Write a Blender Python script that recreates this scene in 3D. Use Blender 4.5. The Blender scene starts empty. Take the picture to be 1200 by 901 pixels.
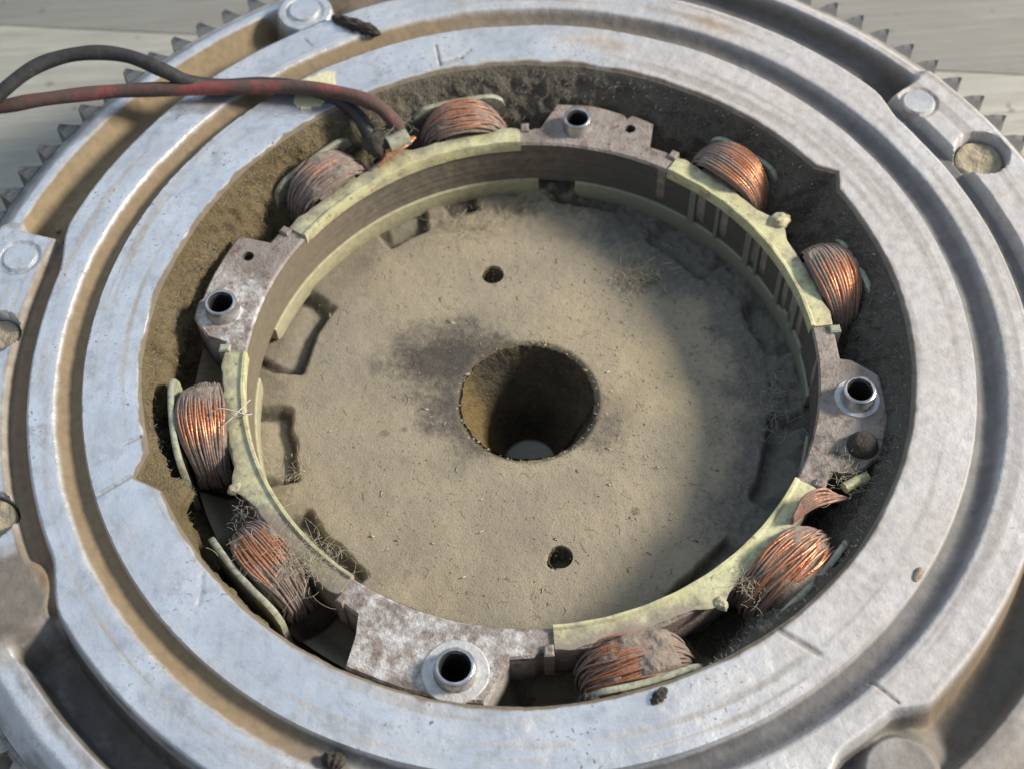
import bpy, math, random
import numpy as np
from mathutils import Vector, Matrix

random.seed(7)
RNG = np.random.default_rng(7)
S = 0.07            # one unit = bore radius of the flywheel (70 mm)
Z0 = 0.66           # bench surface lies 0.66 units below the machined top face
PI = math.pi
scn = bpy.context.scene
COL = scn.collection

# ------------------------------------------------------------------ camera
cam_d = bpy.data.cameras.new("camera")
cam = bpy.data.objects.new("camera", cam_d)
COL.objects.link(cam)
scn.camera = cam
cam_d.sensor_fit = 'HORIZONTAL'
cam_d.sensor_width = 36.0
cam_d.lens = 36.0 * 1687.7 / 1200.0
cam_d.clip_start = 0.01
cam_d.clip_end = 50.0
_r = Vector((0.99879993, -0.04136252, -0.02622679))
_u = Vector((0.04897655, 0.84352374, 0.53485419))
_f = Vector((0.0, 0.53549682, -0.84453724))
m = Matrix((( _r.x, _u.x, -_f.x), (_r.y, _u.y, -_f.y), (_r.z, _u.z, -_f.z))).to_4x4()
m.translation = Vector((-0.04174502 * S, -2.12495714 * S, (3.13361064 + Z0) * S))
cam.matrix_world = m
cam_d.dof.use_dof = True
cam_d.dof.focus_distance = 3.65 * S
cam_d.dof.aperture_fstop = 22.0

# ------------------------------------------------------------------ light
world = bpy.data.worlds.new("World")
scn.world = world
world.use_nodes = True
bg = world.node_tree.nodes["Background"]
bg.inputs[0].default_value = (0.68, 0.81, 1.0, 1)
bg.inputs[1].default_value = 0.39

def area_lamp(name, az, el, dist, size, power, color, size_y=None):
    ld = bpy.data.lights.new(name, 'AREA')
    ld.energy = power
    ld.color = color
    ld.size = size
    if size_y:
        ld.shape = 'RECTANGLE'
        ld.size_y = size_y
    o = bpy.data.objects.new(name, ld)
    a, e = math.radians(az), math.radians(el)
    d = Vector((math.cos(a) * math.cos(e), math.sin(a) * math.cos(e), math.sin(e)))
    o.location = d * dist + Vector((0, 0, 0.45 * S))
    o.rotation_euler = d.to_track_quat('Z', 'Y').to_euler()
    COL.objects.link(o)
    return o

area_lamp("workshop_lamp", 5, 30.0, 1.3, 0.24, 27.5, (1.0, 0.92, 0.81))
area_lamp("window_light", 119, 60, 1.7, 1.6, 5.0, (0.60, 0.77, 1.0))

scn.view_settings.view_transform = 'Standard'
scn.view_settings.look = 'None'
scn.view_settings.exposure = 0.12
scn.view_settings.gamma = 1.0

# ------------------------------------------------------------------ numeric noise
_T = RNG.random((64, 64, 64))
def vnoise(x, y, z):
    x, y, z = np.broadcast_arrays(np.asarray(x, float), np.asarray(y, float), np.asarray(z, float))
    xi, yi, zi = np.floor(x).astype(int), np.floor(y).astype(int), np.floor(z).astype(int)
    fx, fy, fz = x - xi, y - yi, z - zi
    fx, fy, fz = [f * f * (3 - 2 * f) for f in (fx, fy, fz)]
    g = lambda a, b, c: _T[(xi + a) & 63, (yi + b) & 63, (zi + c) & 63]
    l = lambda a, b, t: a + (b - a) * t
    return l(l(l(g(0,0,0), g(1,0,0), fx), l(g(0,1,0), g(1,1,0), fx), fy),
             l(l(g(0,0,1), g(1,0,1), fx), l(g(0,1,1), g(1,1,1), fx), fy), fz)
def fbm(x, y, z, sc=1.0, oc=4):
    v, a, t = 0.0, 0.5, 0.0
    for i in range(oc):
        v = v + a * vnoise(np.asarray(x) * sc + 7.3 * i, np.asarray(y) * sc + 3.1 * i, np.asarray(z) * sc + 11.7 * i)
        t += a
        a *= 0.5
        sc *= 2.03
    return v / t
def sst(x, a, b):
    t = np.clip((np.asarray(x, float) - a) / (b - a), 0, 1)
    return t * t * (3 - 2 * t)
def adiff(t, c):
    return (np.asarray(t) - c + 180.0) % 360.0 - 180.0
def ival(t, a, b, soft=0.7):
    c, h = (a + b) / 2.0, (b - a) / 2.0
    return 1 - sst(np.abs(adiff(t, c)), h - soft, h + soft)
def gau(t, c, w):
    return np.exp(-(adiff(t, c) / w) ** 2)
def lerp(a, b, t):
    return a + (b - a) * t
def P(th, r, z=0.0, cx=0.0, cy=0.0):
    a = math.radians(th)
    return (cx + r * math.cos(a), cy + r * math.sin(a), z)

# ------------------------------------------------------------------ mesh helpers
def world_loc(o):
    v = Vector((0, 0, 0))
    while o is not None:
        v += o.location
        o = o.parent
    return v

def mk(name, verts, faces, mat, parent=None, smooth=True, sharp=35, attr=None, origin=None):
    """verts in units (z measured from the top face); links ONE mesh object"""
    v = np.array(verts, float).reshape(-1, 3).copy()
    v[:, 2] += Z0
    v *= S
    off = np.array(world_loc(parent)) if parent else np.zeros(3)
    loc = np.zeros(3)
    if origin is not None:
        loc = np.array([origin[0], origin[1], origin[2] + Z0]) * S
        v -= loc
        loc = loc - off
    else:
        v -= off
    me = bpy.data.meshes.new(name)
    if isinstance(faces, np.ndarray):
        n = faces.shape[1]
        me.vertices.add(len(v)); me.vertices.foreach_set("co", v.ravel())
        me.loops.add(faces.size); me.loops.foreach_set("vertex_index", faces.astype(np.int32).ravel())
        me.polygons.add(len(faces))
        me.polygons.foreach_set("loop_start", np.arange(0, faces.size, n, dtype=np.int32))
        me.update(calc_edges=True)
    else:
        me.from_pydata(v.tolist(), [], [tuple(int(i) for i in f) for f in faces])
    me.validate()
    me.materials.append(mat)
    if smooth:
        me.shade_smooth()
        if sharp:
            me.set_sharp_from_angle(angle=math.radians(sharp))
    if attr is None:
        attr = np.zeros((len(me.vertices), 4))
    if True:
        a = me.attributes.new("dirt", 'FLOAT_COLOR', 'POINT')
        a.data.foreach_set("color", np.asarray(attr, np.float32).ravel())
    o = bpy.data.objects.new(name, me)
    COL.objects.link(o)
    o.location = loc
    if parent:
        o.parent = parent
    return o

def empty(name, loc):
    o = bpy.data.objects.new(name, None)
    o.empty_display_size = 0.01
    o.location = (loc[0] * S, loc[1] * S, (loc[2] + Z0) * S)
    COL.objects.link(o)
    return o

def tag(o, label=None, cat=None, group=None, kind=None):
    if label: o["label"] = label
    if cat: o["category"] = cat
    if group: o["group"] = group
    if kind: o["kind"] = kind
    return o

class MB:
    def __init__(s): s.v, s.f, s.a = [], [], []
    def add(s, v, f, a=None):
        n = len(s.v)
        s.v += [tuple(p) for p in v]
        s.f += [tuple(i + n for i in q) for q in f]
        if a is not None: s.a += list(a)
    def box(s, x0, x1, y0, y1, z0, z1, fn=None):
        v = [(x, y, z) for z in (z0, z1) for y in (y0, y1) for x in (x0, x1)]
        if fn: v = [fn(*p) for p in v]
        s.add(v, [(0,2,3,1), (4,5,7,6), (0,1,5,4), (2,6,7,3), (0,4,6,2), (1,3,7,5)])
    def tube(s, pts, rad, n=8, cap=True, a=None):
        pts = [Vector(p) for p in pts]
        rads = rad if isinstance(rad, (list, tuple, np.ndarray)) else [rad] * len(pts)
        v, f, at = [], [], []
        up = Vector((0, 0, 1))
        t0 = (pts[1] - pts[0]).normalized()
        if abs(t0.dot(up)) > 0.95: up = Vector((1, 0, 0))
        nrm = (up - t0 * up.dot(t0)).normalized()
        for i, p in enumerate(pts):
            t = (pts[min(i + 1, len(pts) - 1)] - pts[max(i - 1, 0)])
            t = t.normalized() if t.length > 1e-9 else t0
            nrm = nrm - t * nrm.dot(t)
            nrm = nrm.normalized() if nrm.length > 1e-6 else t.orthogonal().normalized()
            b = t.cross(nrm)
            for k in range(n):
                c = 2 * PI * k / n
                v.append(p + (nrm * math.cos(c) + b * math.sin(c)) * rads[i])
                if a is not None: at.append(a[i])
        for i in range(len(pts) - 1):
            for k in range(n):
                k2 = (k + 1) % n
                f.append((i*n + k, i*n + k2, (i+1)*n + k2, (i+1)*n + k))
        if cap:
            f.append(tuple(range(n - 1, -1, -1)))
            f.append(tuple((len(pts) - 1) * n + k for k in range(n)))
        s.add(v, f, at if a is not None else None)
    def loop(s, pts, rad, n=6, a=None):
        pts = [Vector(p) for p in pts]
        N = len(pts)
        v, f, at = [], [], []
        cen = sum(pts, Vector()) / N
        for i, p in enumerate(pts):
            t = (pts[(i + 1) % N] - pts[i - 1]).normalized()
            o = (p - cen); o = (o - t * o.dot(t)).normalized()
            b = t.cross(o)
            for k in range(n):
                c = 2 * PI * k / n
                v.append(p + (o * math.cos(c) + b * math.sin(c)) * rad)
                if a is not None: at.append(a[i])
        for i in range(N):
            j = (i + 1) % N
            for k in range(n):
                k2 = (k + 1) % n
                f.append((i*n + k, j*n + k, j*n + k2, i*n + k2))
        s.add(v, f, at if a is not None else None)
    def lathe(s, prof, c=(0, 0, 0), n=32, closed=True):
        v = []
        for r, z in prof:
            for k in range(n):
                a = 2 * PI * k / n
                v.append((c[0] + r * math.cos(a), c[1] + r * math.sin(a), c[2] + z))
        f = []
        m_ = len(prof)
        for i in range(m_ if closed else m_ - 1):
            j = (i + 1) % m_
            for k in range(n):
                k2 = (k + 1) % n
                f.append((i*n + k, i*n + k2, j*n + k2, j*n + k))
        s.add(v, f)
    def arc(s, a0, a1, prof, c=(0, 0), n=40, edge=None):
        """sweep a closed (r,z) profile along an arc; edge(t)-> radial offset of outer points"""
        v, f = [], []
        m_ = len(prof)
        for i in range(n + 1):
            t = i / n
            a = math.radians(lerp(a0, a1, t))
            for (r, z) in prof:
                if edge: r, z = edge(lerp(a0, a1, t), r, z)
                v.append((c[0] + r * math.cos(a), c[1] + r * math.sin(a), z))
        for i in range(n):
            for k in range(m_):
                k2 = (k + 1) % m_
                f.append((i*m_ + k, (i+1)*m_ + k, (i+1)*m_ + k2, i*m_ + k2))
        f.append(tuple(range(m_)))
        f.append(tuple(n*m_ + k for k in range(m_ - 1, -1, -1)))
        s.add(v, f)
    def build(s, name, mat, parent=None, **kw):
        if s.a: kw['attr'] = s.a
        return mk(name, s.v, s.f, mat, parent, **kw)

def grid_faces(nr, nt, wrap=True):
    i = np.arange(nr - 1)[:, None]
    k = np.arange(nt if wrap else nt - 1)[None, :]
    k2 = (k + 1) % nt
    f = np.stack([i * nt + k, (i + 1) * nt + k, (i + 1) * nt + k2, i * nt + k2], -1)
    return f.reshape(-1, 4)

def spline(pts, n=10):
    pts = [Vector(p) for p in pts]
    out = []
    for i in range(len(pts) - 1):
        p0, p1, p2, p3 = pts[max(i-1, 0)], pts[i], pts[i+1], pts[min(i+2, len(pts)-1)]
        for k in range(n):
            t = k / n
            out.append(0.5 * ((2*p1) + (p2-p0)*t + (2*p0-5*p1+4*p2-p3)*t*t + (3*p1-p0-3*p2+p3)*t**3))
    out.append(pts[-1])
    return out

# ------------------------------------------------------------------ materials
class Mat:
    def __init__(s, name):
        s.m = bpy.data.materials.new(name)
        s.m.use_nodes = True
        s.n = s.m.node_tree.nodes
        s.l = s.m.node_tree.links
        s.b = s.n["Principled BSDF"]
        tc = s.n.new("ShaderNodeTexCoord")
        mp = s.n.new("ShaderNodeMapping")
        mp.inputs["Scale"].default_value = (1 / S,) * 3
        s.l.new(tc.outputs["Object"], mp.inputs[0])
        s.co = mp.outputs[0]
    def map(s, scale, rot=0):
        mp = s.n.new("ShaderNodeMapping")
        mp.inputs["Scale"].default_value = scale
        mp.inputs["Rotation"].default_value = (0, 0, rot)
        s.l.new(s.co, mp.inputs[0])
        return mp.outputs[0]
    def noise(s, sc, det=4, rough=0.55, co=None, dist=0.0):
        t = s.n.new("ShaderNodeTexNoise")
        t.inputs["Scale"].default_value = sc
        t.inputs["Detail"].default_value = det
        t.inputs["Roughness"].default_value = rough
        t.inputs["Distortion"].default_value = dist
        s.l.new(co or s.co, t.inputs["Vector"])
        return t.outputs["Fac"]
    def voro(s, sc, co=None):
        t = s.n.new("ShaderNodeTexVoronoi")
        t.inputs["Scale"].default_value = sc
        s.l.new(co or s.co, t.inputs["Vector"])
        return t.outputs["Distance"]
    def rng(s, v, a, b, c=0.0, d=1.0):
        t = s.n.new("ShaderNodeMapRange")
        t.interpolation_type = 'SMOOTHSTEP'
        for i, q in enumerate((a, b, c, d)): t.inputs[1 + i].default_value = q
        s.l.new(v, t.inputs[0])
        return t.outputs[0]
    def math(s, op, a, b=None):
        t = s.n.new("ShaderNodeMath"); t.operation = op
        for i, q in enumerate((a, b)):
            if q is None: continue
            if isinstance(q, (int, float)): t.inputs[i].default_value = q
            else: s.l.new(q, t.inputs[i])
        return t.outputs[0]
    def mix(s, f, a, b):
        t = s.n.new("ShaderNodeMix"); t.data_type = 'RGBA'
        for sock, q in ((t.inputs[0], f), (t.inputs[6], a), (t.inputs[7], b)):
            if isinstance(q, (int, float)): sock.default_value = q
            elif isinstance(q, tuple): sock.default_value = (*q, 1)
            else: s.l.new(q, sock)
        return t.outputs[2]
    def mixf(s, f, a, b):
        t = s.n.new("ShaderNodeMix"); t.data_type = 'FLOAT'
        for sock, q in ((t.inputs[0], f), (t.inputs[2], a), (t.inputs[3], b)):
            if isinstance(q, (int, float)): sock.default_value = q
            else: s.l.new(q, sock)
        return t.outputs[0]
    def attr(s, name="dirt"):
        t = s.n.new("ShaderNodeAttribute"); t.attribute_name = name
        return t.outputs["Color"], t.outputs["Alpha"]
    def set(s, **kw):
        for k, v in kw.items():
            k = {'color': "Base Color", 'rough': "Roughness", 'metal': "Metallic", 'sss': "Subsurface Weight"}.get(k, k)
            i = s.b.inputs[k]
            if isinstance(v, tuple): i.default_value = (*v, 1)
            elif isinstance(v, (int, float)): i.default_value = v
            else: s.l.new(v, i)
        return s
    def bump(s, h, dist=0.01, strength=0.5):
        t = s.n.new("ShaderNodeBump")
        t.inputs["Distance"].default_value = dist * S
        t.inputs["Strength"].default_value = strength
        s.l.new(h, t.inputs["Height"])
        s.l.new(t.outputs[0], s.b.inputs["Normal"])
        return s

def mat_aluminium():
    M = Mat("cast_aluminium")
    n1, n2, n3 = M.noise(5, 5, 0.6), M.noise(38, 4, 0.6), M.noise(120, 3, 0.6)
    base = M.mix(M.rng(n1, 0.32, 0.68), (0.57, 0.58, 0.595), (0.70, 0.705, 0.71))
    base = M.mix(M.rng(n2, 0.52, 0.75, 0, 0.45), base, (0.50, 0.495, 0.49))
    base = M.mix(M.rng(M.noise(13, 5, 0.7), 0.50, 0.68, 0, 0.55), base, (0.40, 0.40, 0.405))
    streak = M.noise(26, 3, 0.5, M.map((1, 0.16, 1), 0.8))
    base = M.mix(M.rng(streak, 0.55, 0.75, 0, 0.3), base, (0.40, 0.40, 0.405))
    spk = M.math('MULTIPLY', M.rng(M.noise(95, 2, 0.5), 0.64, 0.70), M.rng(M.noise(5, 4, 0.7), 0.46, 0.62))
    base = M.mix(M.math('MULTIPLY', spk, 0.75), base, (0.09, 0.085, 0.08))
    dc, da = M.attr()
    amt = M.math('ADD', da, M.math('MULTIPLY', M.math('SUBTRACT', M.noise(30, 5, 0.65), 0.5), 0.45))
    amt = M.math('MULTIPLY', M.rng(amt, 0.18, 0.82), M.rng(da, 0.0, 0.10))
    dcol = M.mix(M.rng(n2, 0.35, 0.7), dc, M.mix(0.20, dc, (0.02, 0.018, 0.015)))
    col = M.mix(amt, base, dcol)
    M.set(color=col, metal=M.mixf(amt, 0.65, 0.0), rough=M.mixf(amt, M.rng(M.noise(8, 5, 0.7), 0.35, 0.65, 0.28, 0.50), 0.92))
    h = M.math('ADD', M.math('MULTIPLY', n3, 0.5), n2)
    M.bump(h, 0.006, 0.35)
    return M.m

def mat_dust(name, c1, c2, c3, bump=0.02, fib=True):
    """loose dust coat whose colour can be overridden by the dirt attribute"""
    M = Mat(name)
    n1, n2, n3 = M.noise(7, 5, 0.6), M.noise(45, 5, 0.7), M.noise(150, 3, 0.6)
    dc, da = M.attr()
    col = M.mix(M.rng(n1, 0.35, 0.68), c1, c2)
    col = M.mix(M.math('MULTIPLY', da, 1.0), col, dc)
    col = M.mix(M.rng(n2, 0.44, 0.72, 0, 0.75), col, M.mix(0.5, col, c3))
    col = M.mix(M.rng(n3, 0.60, 0.74, 0, 0.45), col, M.mix(0.5, col, (0.75, 0.68, 0.5)))
    M.set(color=col, rough=0.95)
    M.b.inputs["Specular IOR Level"].default_value = 0.15
    M.bump(M.math('ADD', n2, M.math('MULTIPLY', n3, 0.6)), bump, 0.8)
    return M.m

def mat_floor():
    M = Mat("floor_dust")
    n1, n2, n3 = M.noise(6, 4, 0.6), M.noise(170, 3, 0.6), M.noise(300, 2, 0.6)
    col = M.mix(M.rng(n1, 0.3, 0.7), (0.315, 0.268, 0.195), (0.385, 0.325, 0.230))
    col = M.mix(M.rng(n2, 0.50, 0.75, 0, 0.5), col, (0.17, 0.15, 0.115))
    dc, da = M.attr()
    amt = M.math('ADD', da, M.math('MULTIPLY', M.math('SUBTRACT', M.noise(60, 5, 0.75), 0.5), 1.1))
    amt = M.math('MULTIPLY', M.rng(amt, 0.10, 0.95), M.rng(da, 0.0, 0.10))
    col = M.mix(M.math('MULTIPLY', amt, 0.92), col, dc)
    col = M.mix(M.rng(n3, 0.62, 0.74, 0, 0.45), col, (0.50, 0.45, 0.34))
    M.set(color=col, rough=0.93)
    M.b.inputs["Specular IOR Level"].default_value = 0.2
    M.bump(M.math('ADD', n2, M.math('MULTIPLY', n3, 0.7)), 0.004, 0.6)
    return M.m

def mat_steel_rusty():
    M = Mat("rusty_core_steel")
    n1, n2, n3 = M.noise(9, 5, 0.65), M.noise(45, 5, 0.7), M.noise(130, 3, 0.6)
    col = M.mix(M.rng(n1, 0.35, 0.65), (0.25, 0.208, 0.182), (0.36, 0.312, 0.275))
    col = M.mix(M.rng(n2, 0.50, 0.66, 0, 0.8), col, (0.17, 0.105, 0.080))
    dc, da = M.attr()
    amt = M.math('ADD', da, M.math('MULTIPLY', M.math('SUBTRACT', M.noise(24, 5, 0.7), 0.5), 1.7))
    amt = M.math('MULTIPLY', M.rng(amt, 0.28, 0.74), M.rng(da, 0.0, 0.1))
    col = M.mix(amt, col, dc)
    M.set(color=col, rough=0.72, metal=0.15)
    M.bump(M.math('ADD', n2, M.math('MULTIPLY', n3, 0.5)), 0.008, 0.7)
    return M.m

def mat_inner_wall():
    M = Mat("laminated_wall")
    lam = M.noise(1.0, 2, 0.5, M.map((0.6, 0.6, 95)))
    n2 = M.noise(35, 5, 0.7)
    col = M.mix(M.rng(n2, 0.35, 0.7), (0.135, 0.115, 0.088), (0.20, 0.17, 0.13))
    col = M.mix(M.rng(lam, 0.5, 0.7, 0, 0.5), col, (0.06, 0.055, 0.05))
    dc, da = M.attr()
    col = M.mix(da, col, dc)
    M.set(color=col, rough=0.8)
    M.bump(M.math('ADD', n2, lam), 0.006, 0.5)
    return M.m

def mat_nylon():
    M = Mat("yellowed_nylon")
    n1, n2 = M.noise(10, 5, 0.65), M.noise(60, 4, 0.65)
    col = M.mix(M.rng(n1, 0.35, 0.7), (0.60, 0.60, 0.36), (0.55, 0.51, 0.27))
    col = M.mix(M.rng(M.noise(22, 5, 0.7), 0.44, 0.64, 0, 0.75), col, (0.37, 0.32, 0.23))
    col = M.mix(M.rng(M.noise(45, 5, 0.7), 0.56, 0.68, 0, 0.75), col, (0.17, 0.13, 0.075))
    dc, da = M.attr()
    amt = M.math('ADD', da, M.math('MULTIPLY', M.math('SUBTRACT', M.noise(28, 5, 0.7), 0.5), 1.2))
    amt = M.math('MULTIPLY', M.rng(amt, 0.25, 0.75), M.rng(da, 0.0, 0.1))
    col = M.mix(amt, col, dc)
    M.set(color=col, rough=M.mixf(amt, 0.40, 0.9), sss=0.30)
    M.b.inputs["Subsurface Radius"].default_value = (0.0015, 0.0012, 0.0005)
    M.bump(n2, 0.006, 0.4)
    return M.m

def mat_pale_nylon():
    M = Mat("pale_nylon")
    n1, n2 = M.noise(14, 5, 0.65), M.noise(70, 4, 0.65)
    col = M.mix(M.rng(n1, 0.35, 0.65), (0.42, 0.44, 0.33), (0.32, 0.32, 0.23))
    col = M.mix(M.rng(n2, 0.46, 0.66, 0, 0.8), col, (0.20, 0.17, 0.125))
    M.set(color=col, rough=0.55)
    M.bump(n2, 0.005, 0.4)
    return M.m

def mat_lower_flange():
    M = Mat("dusty_lower_flange")
    n2 = M.noise(50, 5, 0.65)
    dc, da = M.attr()
    col = M.mix(M.rng(n2, 0.40, 0.72), (0.42, 0.40, 0.255), (0.33, 0.30, 0.185))
    col = M.mix(da, col, dc)
    M.set(color=col, rough=0.75)
    M.bump(n2, 0.005, 0.4)
    return M.m

def mat_copper():
    M = Mat("enamelled_copper")
    n1, n2 = M.noise(40, 5, 0.7), M.noise(150, 3, 0.6)
    dc, da = M.attr()
    bare = M.math('ADD', da, M.math('MULTIPLY', M.math('SUBTRACT', n1, 0.5), 1.0))
    bare = M.rng(bare, 0.22, 0.88)
    cu = M.mix(M.rng(n2, 0.4, 0.7), (0.66, 0.30, 0.16), (0.44, 0.18, 0.095))
    du = M.mix(M.rng(n1, 0.35, 0.65), (0.20, 0.145, 0.12), (0.30, 0.235, 0.20))
    du = M.mix(M.rng(n2, 0.5, 0.7, 0, .5), du, (0.12, 0.08, 0.065))
    M.set(color=M.mix(bare, du, cu), metal=M.mixf(bare, 0.0, 0.75), rough=M.mixf(bare, 0.9, 0.33))
    M.bump(n2, 0.004, 0.4)
    return M.m

def mat_simple(name, c1, c2, rough=0.6, metal=0.0, sc=30, bump=0.006, dirt=None, dirt_lo=0.5):
    M = Mat(name)
    n = M.noise(sc, 5, 0.65)
    col = M.mix(M.rng(n, 0.35, 0.68), c1, c2)
    n2 = M.noise(sc * 3, 4, 0.65)
    if dirt:
        k = M.rng(M.noise(sc * 0.6, 5, 0.7), dirt_lo, dirt_lo + 0.15)
        col = M.mix(M.math('MULTIPLY', k, 0.9), col, dirt)
        M.set(rough=M.mixf(k, rough, 0.9), metal=M.mixf(k, metal, 0.0))
    else:
        M.set(rough=rough, metal=metal)
    M.set(color=col)
    M.bump(n2, bump, 0.5)
    return M.m

def mat_wood():
    M = Mat("weathered_bench_wood")
    g1 = M.noise(4, 5, 0.6, M.map((0.35, 6, 1)))
    g2 = M.noise(9, 5, 0.65, M.map((0.22, 12, 1)), 0.4)
    n = M.noise(2.2, 4, 0.6)
    col = M.mix(M.rng(g1, 0.3, 0.7), (0.36, 0.34, 0.28), (0.50, 0.48, 0.41))
    col = M.mix(M.rng(g2, 0.50, 0.70, 0, 0.85), col, (0.235, 0.21, 0.155))
    col = M.mix(M.rng(n, 0.45, 0.7, 0, 0.5), col, (0.33, 0.32, 0.27))
    spot = M.math('MULTIPLY', M.rng(M.noise(14, 3), 0.66, 0.72), 0.6)
    col = M.mix(spot, col, (0.12, 0.10, 0.08))
    dc, da = M.attr()
    col = M.mix(da, col, dc)
    M.set(color=col, rough=0.75)
    M.bump(M.math('ADD', g2, M.math('MULTIPLY', g1, 0.5)), 0.02, 0.5)
    return M.m

ALU = mat_aluminium()
WALL = mat_dust("bore_dust", (0.155, 0.118, 0.062), (0.215, 0.168, 0.092), (0.05, 0.042, 0.03), 0.02)
FLOOR = mat_floor()
RUST = mat_steel_rusty()
INNER = mat_inner_wall()
NYLON = mat_nylon()
PALE = mat_pale_nylon()
LOWF = mat_lower_flange()
COPPER = mat_copper()
GEAR = mat_simple("ring_gear_steel", (0.17, 0.165, 0.155), (0.27, 0.26, 0.24), 0.5, 0.6, 20, dirt=(0.16, 0.14, 0.11), dirt_lo=0.52)
BUSH = mat_simple("plated_steel", (0.42, 0.42, 0.43), (0.62, 0.62, 0.62), 0.28, 0.9, 26, 0.002, dirt=(0.20, 0.15, 0.11), dirt_lo=0.53)
WASHER = mat_simple("corroded_washer", (0.52, 0.51, 0.50), (0.70, 0.69, 0.68), 0.55, 0.35, 30, dirt=(0.30, 0.25, 0.22), dirt_lo=0.58)
REDW = mat_simple("red_insulation", (0.27, 0.068, 0.058), (0.18, 0.05, 0.043), 0.55, 0, 14, dirt=(0.095, 0.068, 0.058), dirt_lo=0.36)
BLKW = mat_simple("black_insulation", (0.030, 0.029, 0.029), (0.050, 0.046, 0.043), 0.55, 0, 20, dirt=(0.12, 0.10, 0.085), dirt_lo=0.58)
TAN = mat_simple("packed_tan_dust", (0.42, 0.355, 0.25), (0.33, 0.275, 0.19), 0.95, 0, 24, 0.02)
STRAW = mat_simple("dry_straw", (0.56, 0.50, 0.35), (0.44, 0.38, 0.25), 0.8, 0, 40)
LINT = mat_simple("grey_lint", (0.27, 0.255, 0.225), (0.38, 0.36, 0.31), 0.95, 0, 40)
DIRT = mat_simple("dark_dirt", (0.045, 0.038, 0.032), (0.09, 0.075, 0.06), 0.95, 0, 40, 0.02)
BORE_SHADE = mat_simple("bore_shade_black", (0.006, 0.0055, 0.005), (0.012, 0.011, 0.01), 0.95, 0, 40, 0.01)  # near-black that paints the shade inside the bushings
CRUST = mat_simple("caked_dust", (0.22, 0.175, 0.14), (0.31, 0.255, 0.205), 0.95, 0, 50, 0.012)
PEBBLE = mat_simple("tan_pebble", (0.36, 0.30, 0.22), (0.26, 0.21, 0.15), 0.9, 0, 40)
YELLOW = mat_simple("yellow_paint", (0.74, 0.70, 0.44), (0.66, 0.61, 0.36), 0.6, 0, 30, dirt=(0.55, 0.52, 0.45), dirt_lo=0.55)
THREADC = mat_simple("clear_thread", (0.6, 0.58, 0.48), (0.5, 0.48, 0.4), 0.3, 0, 30)
WOOD = mat_wood()
HUBM = mat_dust("hub_bore_dust", (0.125, 0.10, 0.06), (0.06, 0.055, 0.045), (0.03, 0.027, 0.022), 0.03)
SPECK = mat_simple("pale_sawdust", (0.55, 0.50, 0.38), (0.42, 0.37, 0.27), 0.9, 0, 60)

# ================================================================== BENCH
bench = empty("bench_top", (0, 0, -Z0))
tag(bench, "weathered grey wooden workbench boards under the flywheel", None, None, "structure")
ang = math.atan(-0.136)
def plank(y0, y1, attr_c, seed):
    """board between two lines parallel to the seam; y measured across the grain"""
    nx, ny = 60, 24
    xs = np.linspace(-7, 7, nx)
    ys = np.linspace(y0 + 0.003, y1 - 0.003, ny)
    X, Y = np.meshgrid(xs, ys, indexing='ij')
    edge = np.minimum(Y - y0, y1 - Y)
    Z = -0.012 * (1 - sst(edge, 0.003, 0.02)) + 0.006 * (fbm(X * 0.5, Y * 4, seed, 2.0, 3) - 0.5)
    c, s_ = math.cos(ang), math.sin(ang)
    V = np.stack([X * c - Y * s_, X * s_ + Y * c, Z - Z0 - 0.004], -1).reshape(-1, 3)
    nb = len(V)
    f = grid_faces(nx, ny, False)[:, ::-1].tolist()
    # skirt down so the board has thickness
    rim = [i * ny for i in range(nx)] + [(nx-1) * ny + k for k in range(1, ny)] + [i * ny + ny - 1 for i in range(nx - 2, -1, -1)] + [k for k in range(ny - 2, 0, -1)]
    V2 = V[rim].copy(); V2[:, 2] = -Z0 - 0.30
    V = np.vstack([V, V2])
    m_ = len(rim)
    for i in range(m_):
        j = (i + 1) % m_
        f.append((rim[i], rim[j], nb + j, nb + i))
    f.append(tuple(nb + i for i in range(m_)))
    at = np.zeros((len(V), 4)); at[:, :3] = attr_c[:3]; at[:, 3] = attr_c[3]
    ox = np.array([0, (y0 + y1) / 2, 0])
    return mk("plank", V, f, WOOD, bench, True, 40, at)
sy = (2.0 + 1.884 * -0.136) * math.cos(ang)        # distance of the visible seam from the centre
plank(sy, sy + 1.9, (0.20, 0.20, 0.185, 0.62), 3.3)
plank(sy - 1.75, sy, (0.50, 0.49, 0.43, 0.2), 1.1)
plank(sy - 3.45, sy - 1.75, (0.28, 0.27, 0.23, 0.2), 5.7)
plank(sy - 5.2, sy - 3.45, (0.24, 0.23, 0.2, 0.25), 8.2)
plank(sy + 1.9, sy + 3.7, (0.2, 0.19, 0.17, 0.35), 9.2)

# ================================================================== FLYWHEEL
fly = empty("flywheel", (0, 0, -Z0))
tag(fly, "dirty cast aluminium flywheel with toothed ring gear and deep round bore", "flywheel")

NT = 1800
TH = np.arange(NT) * 360.0 / NT
def bore_R(t):
    a = np.radians(t)
    R = 1.0 + 0.050 * np.clip(1 - np.abs(adiff(t, -160.3)) / 3.4, 0, 1) + 0.038 * np.clip(1 - np.abs(adiff(t, 29.8)) / 3.0, 0, 1)
    R = R + 0.007 * gau(t, 178, 22) - 0.009 * gau(t, -76, 20)
    return R + 0.010 * (fbm(np.cos(a) * 6, np.sin(a) * 6, 0.3, 1.6, 4) - 0.5)

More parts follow.
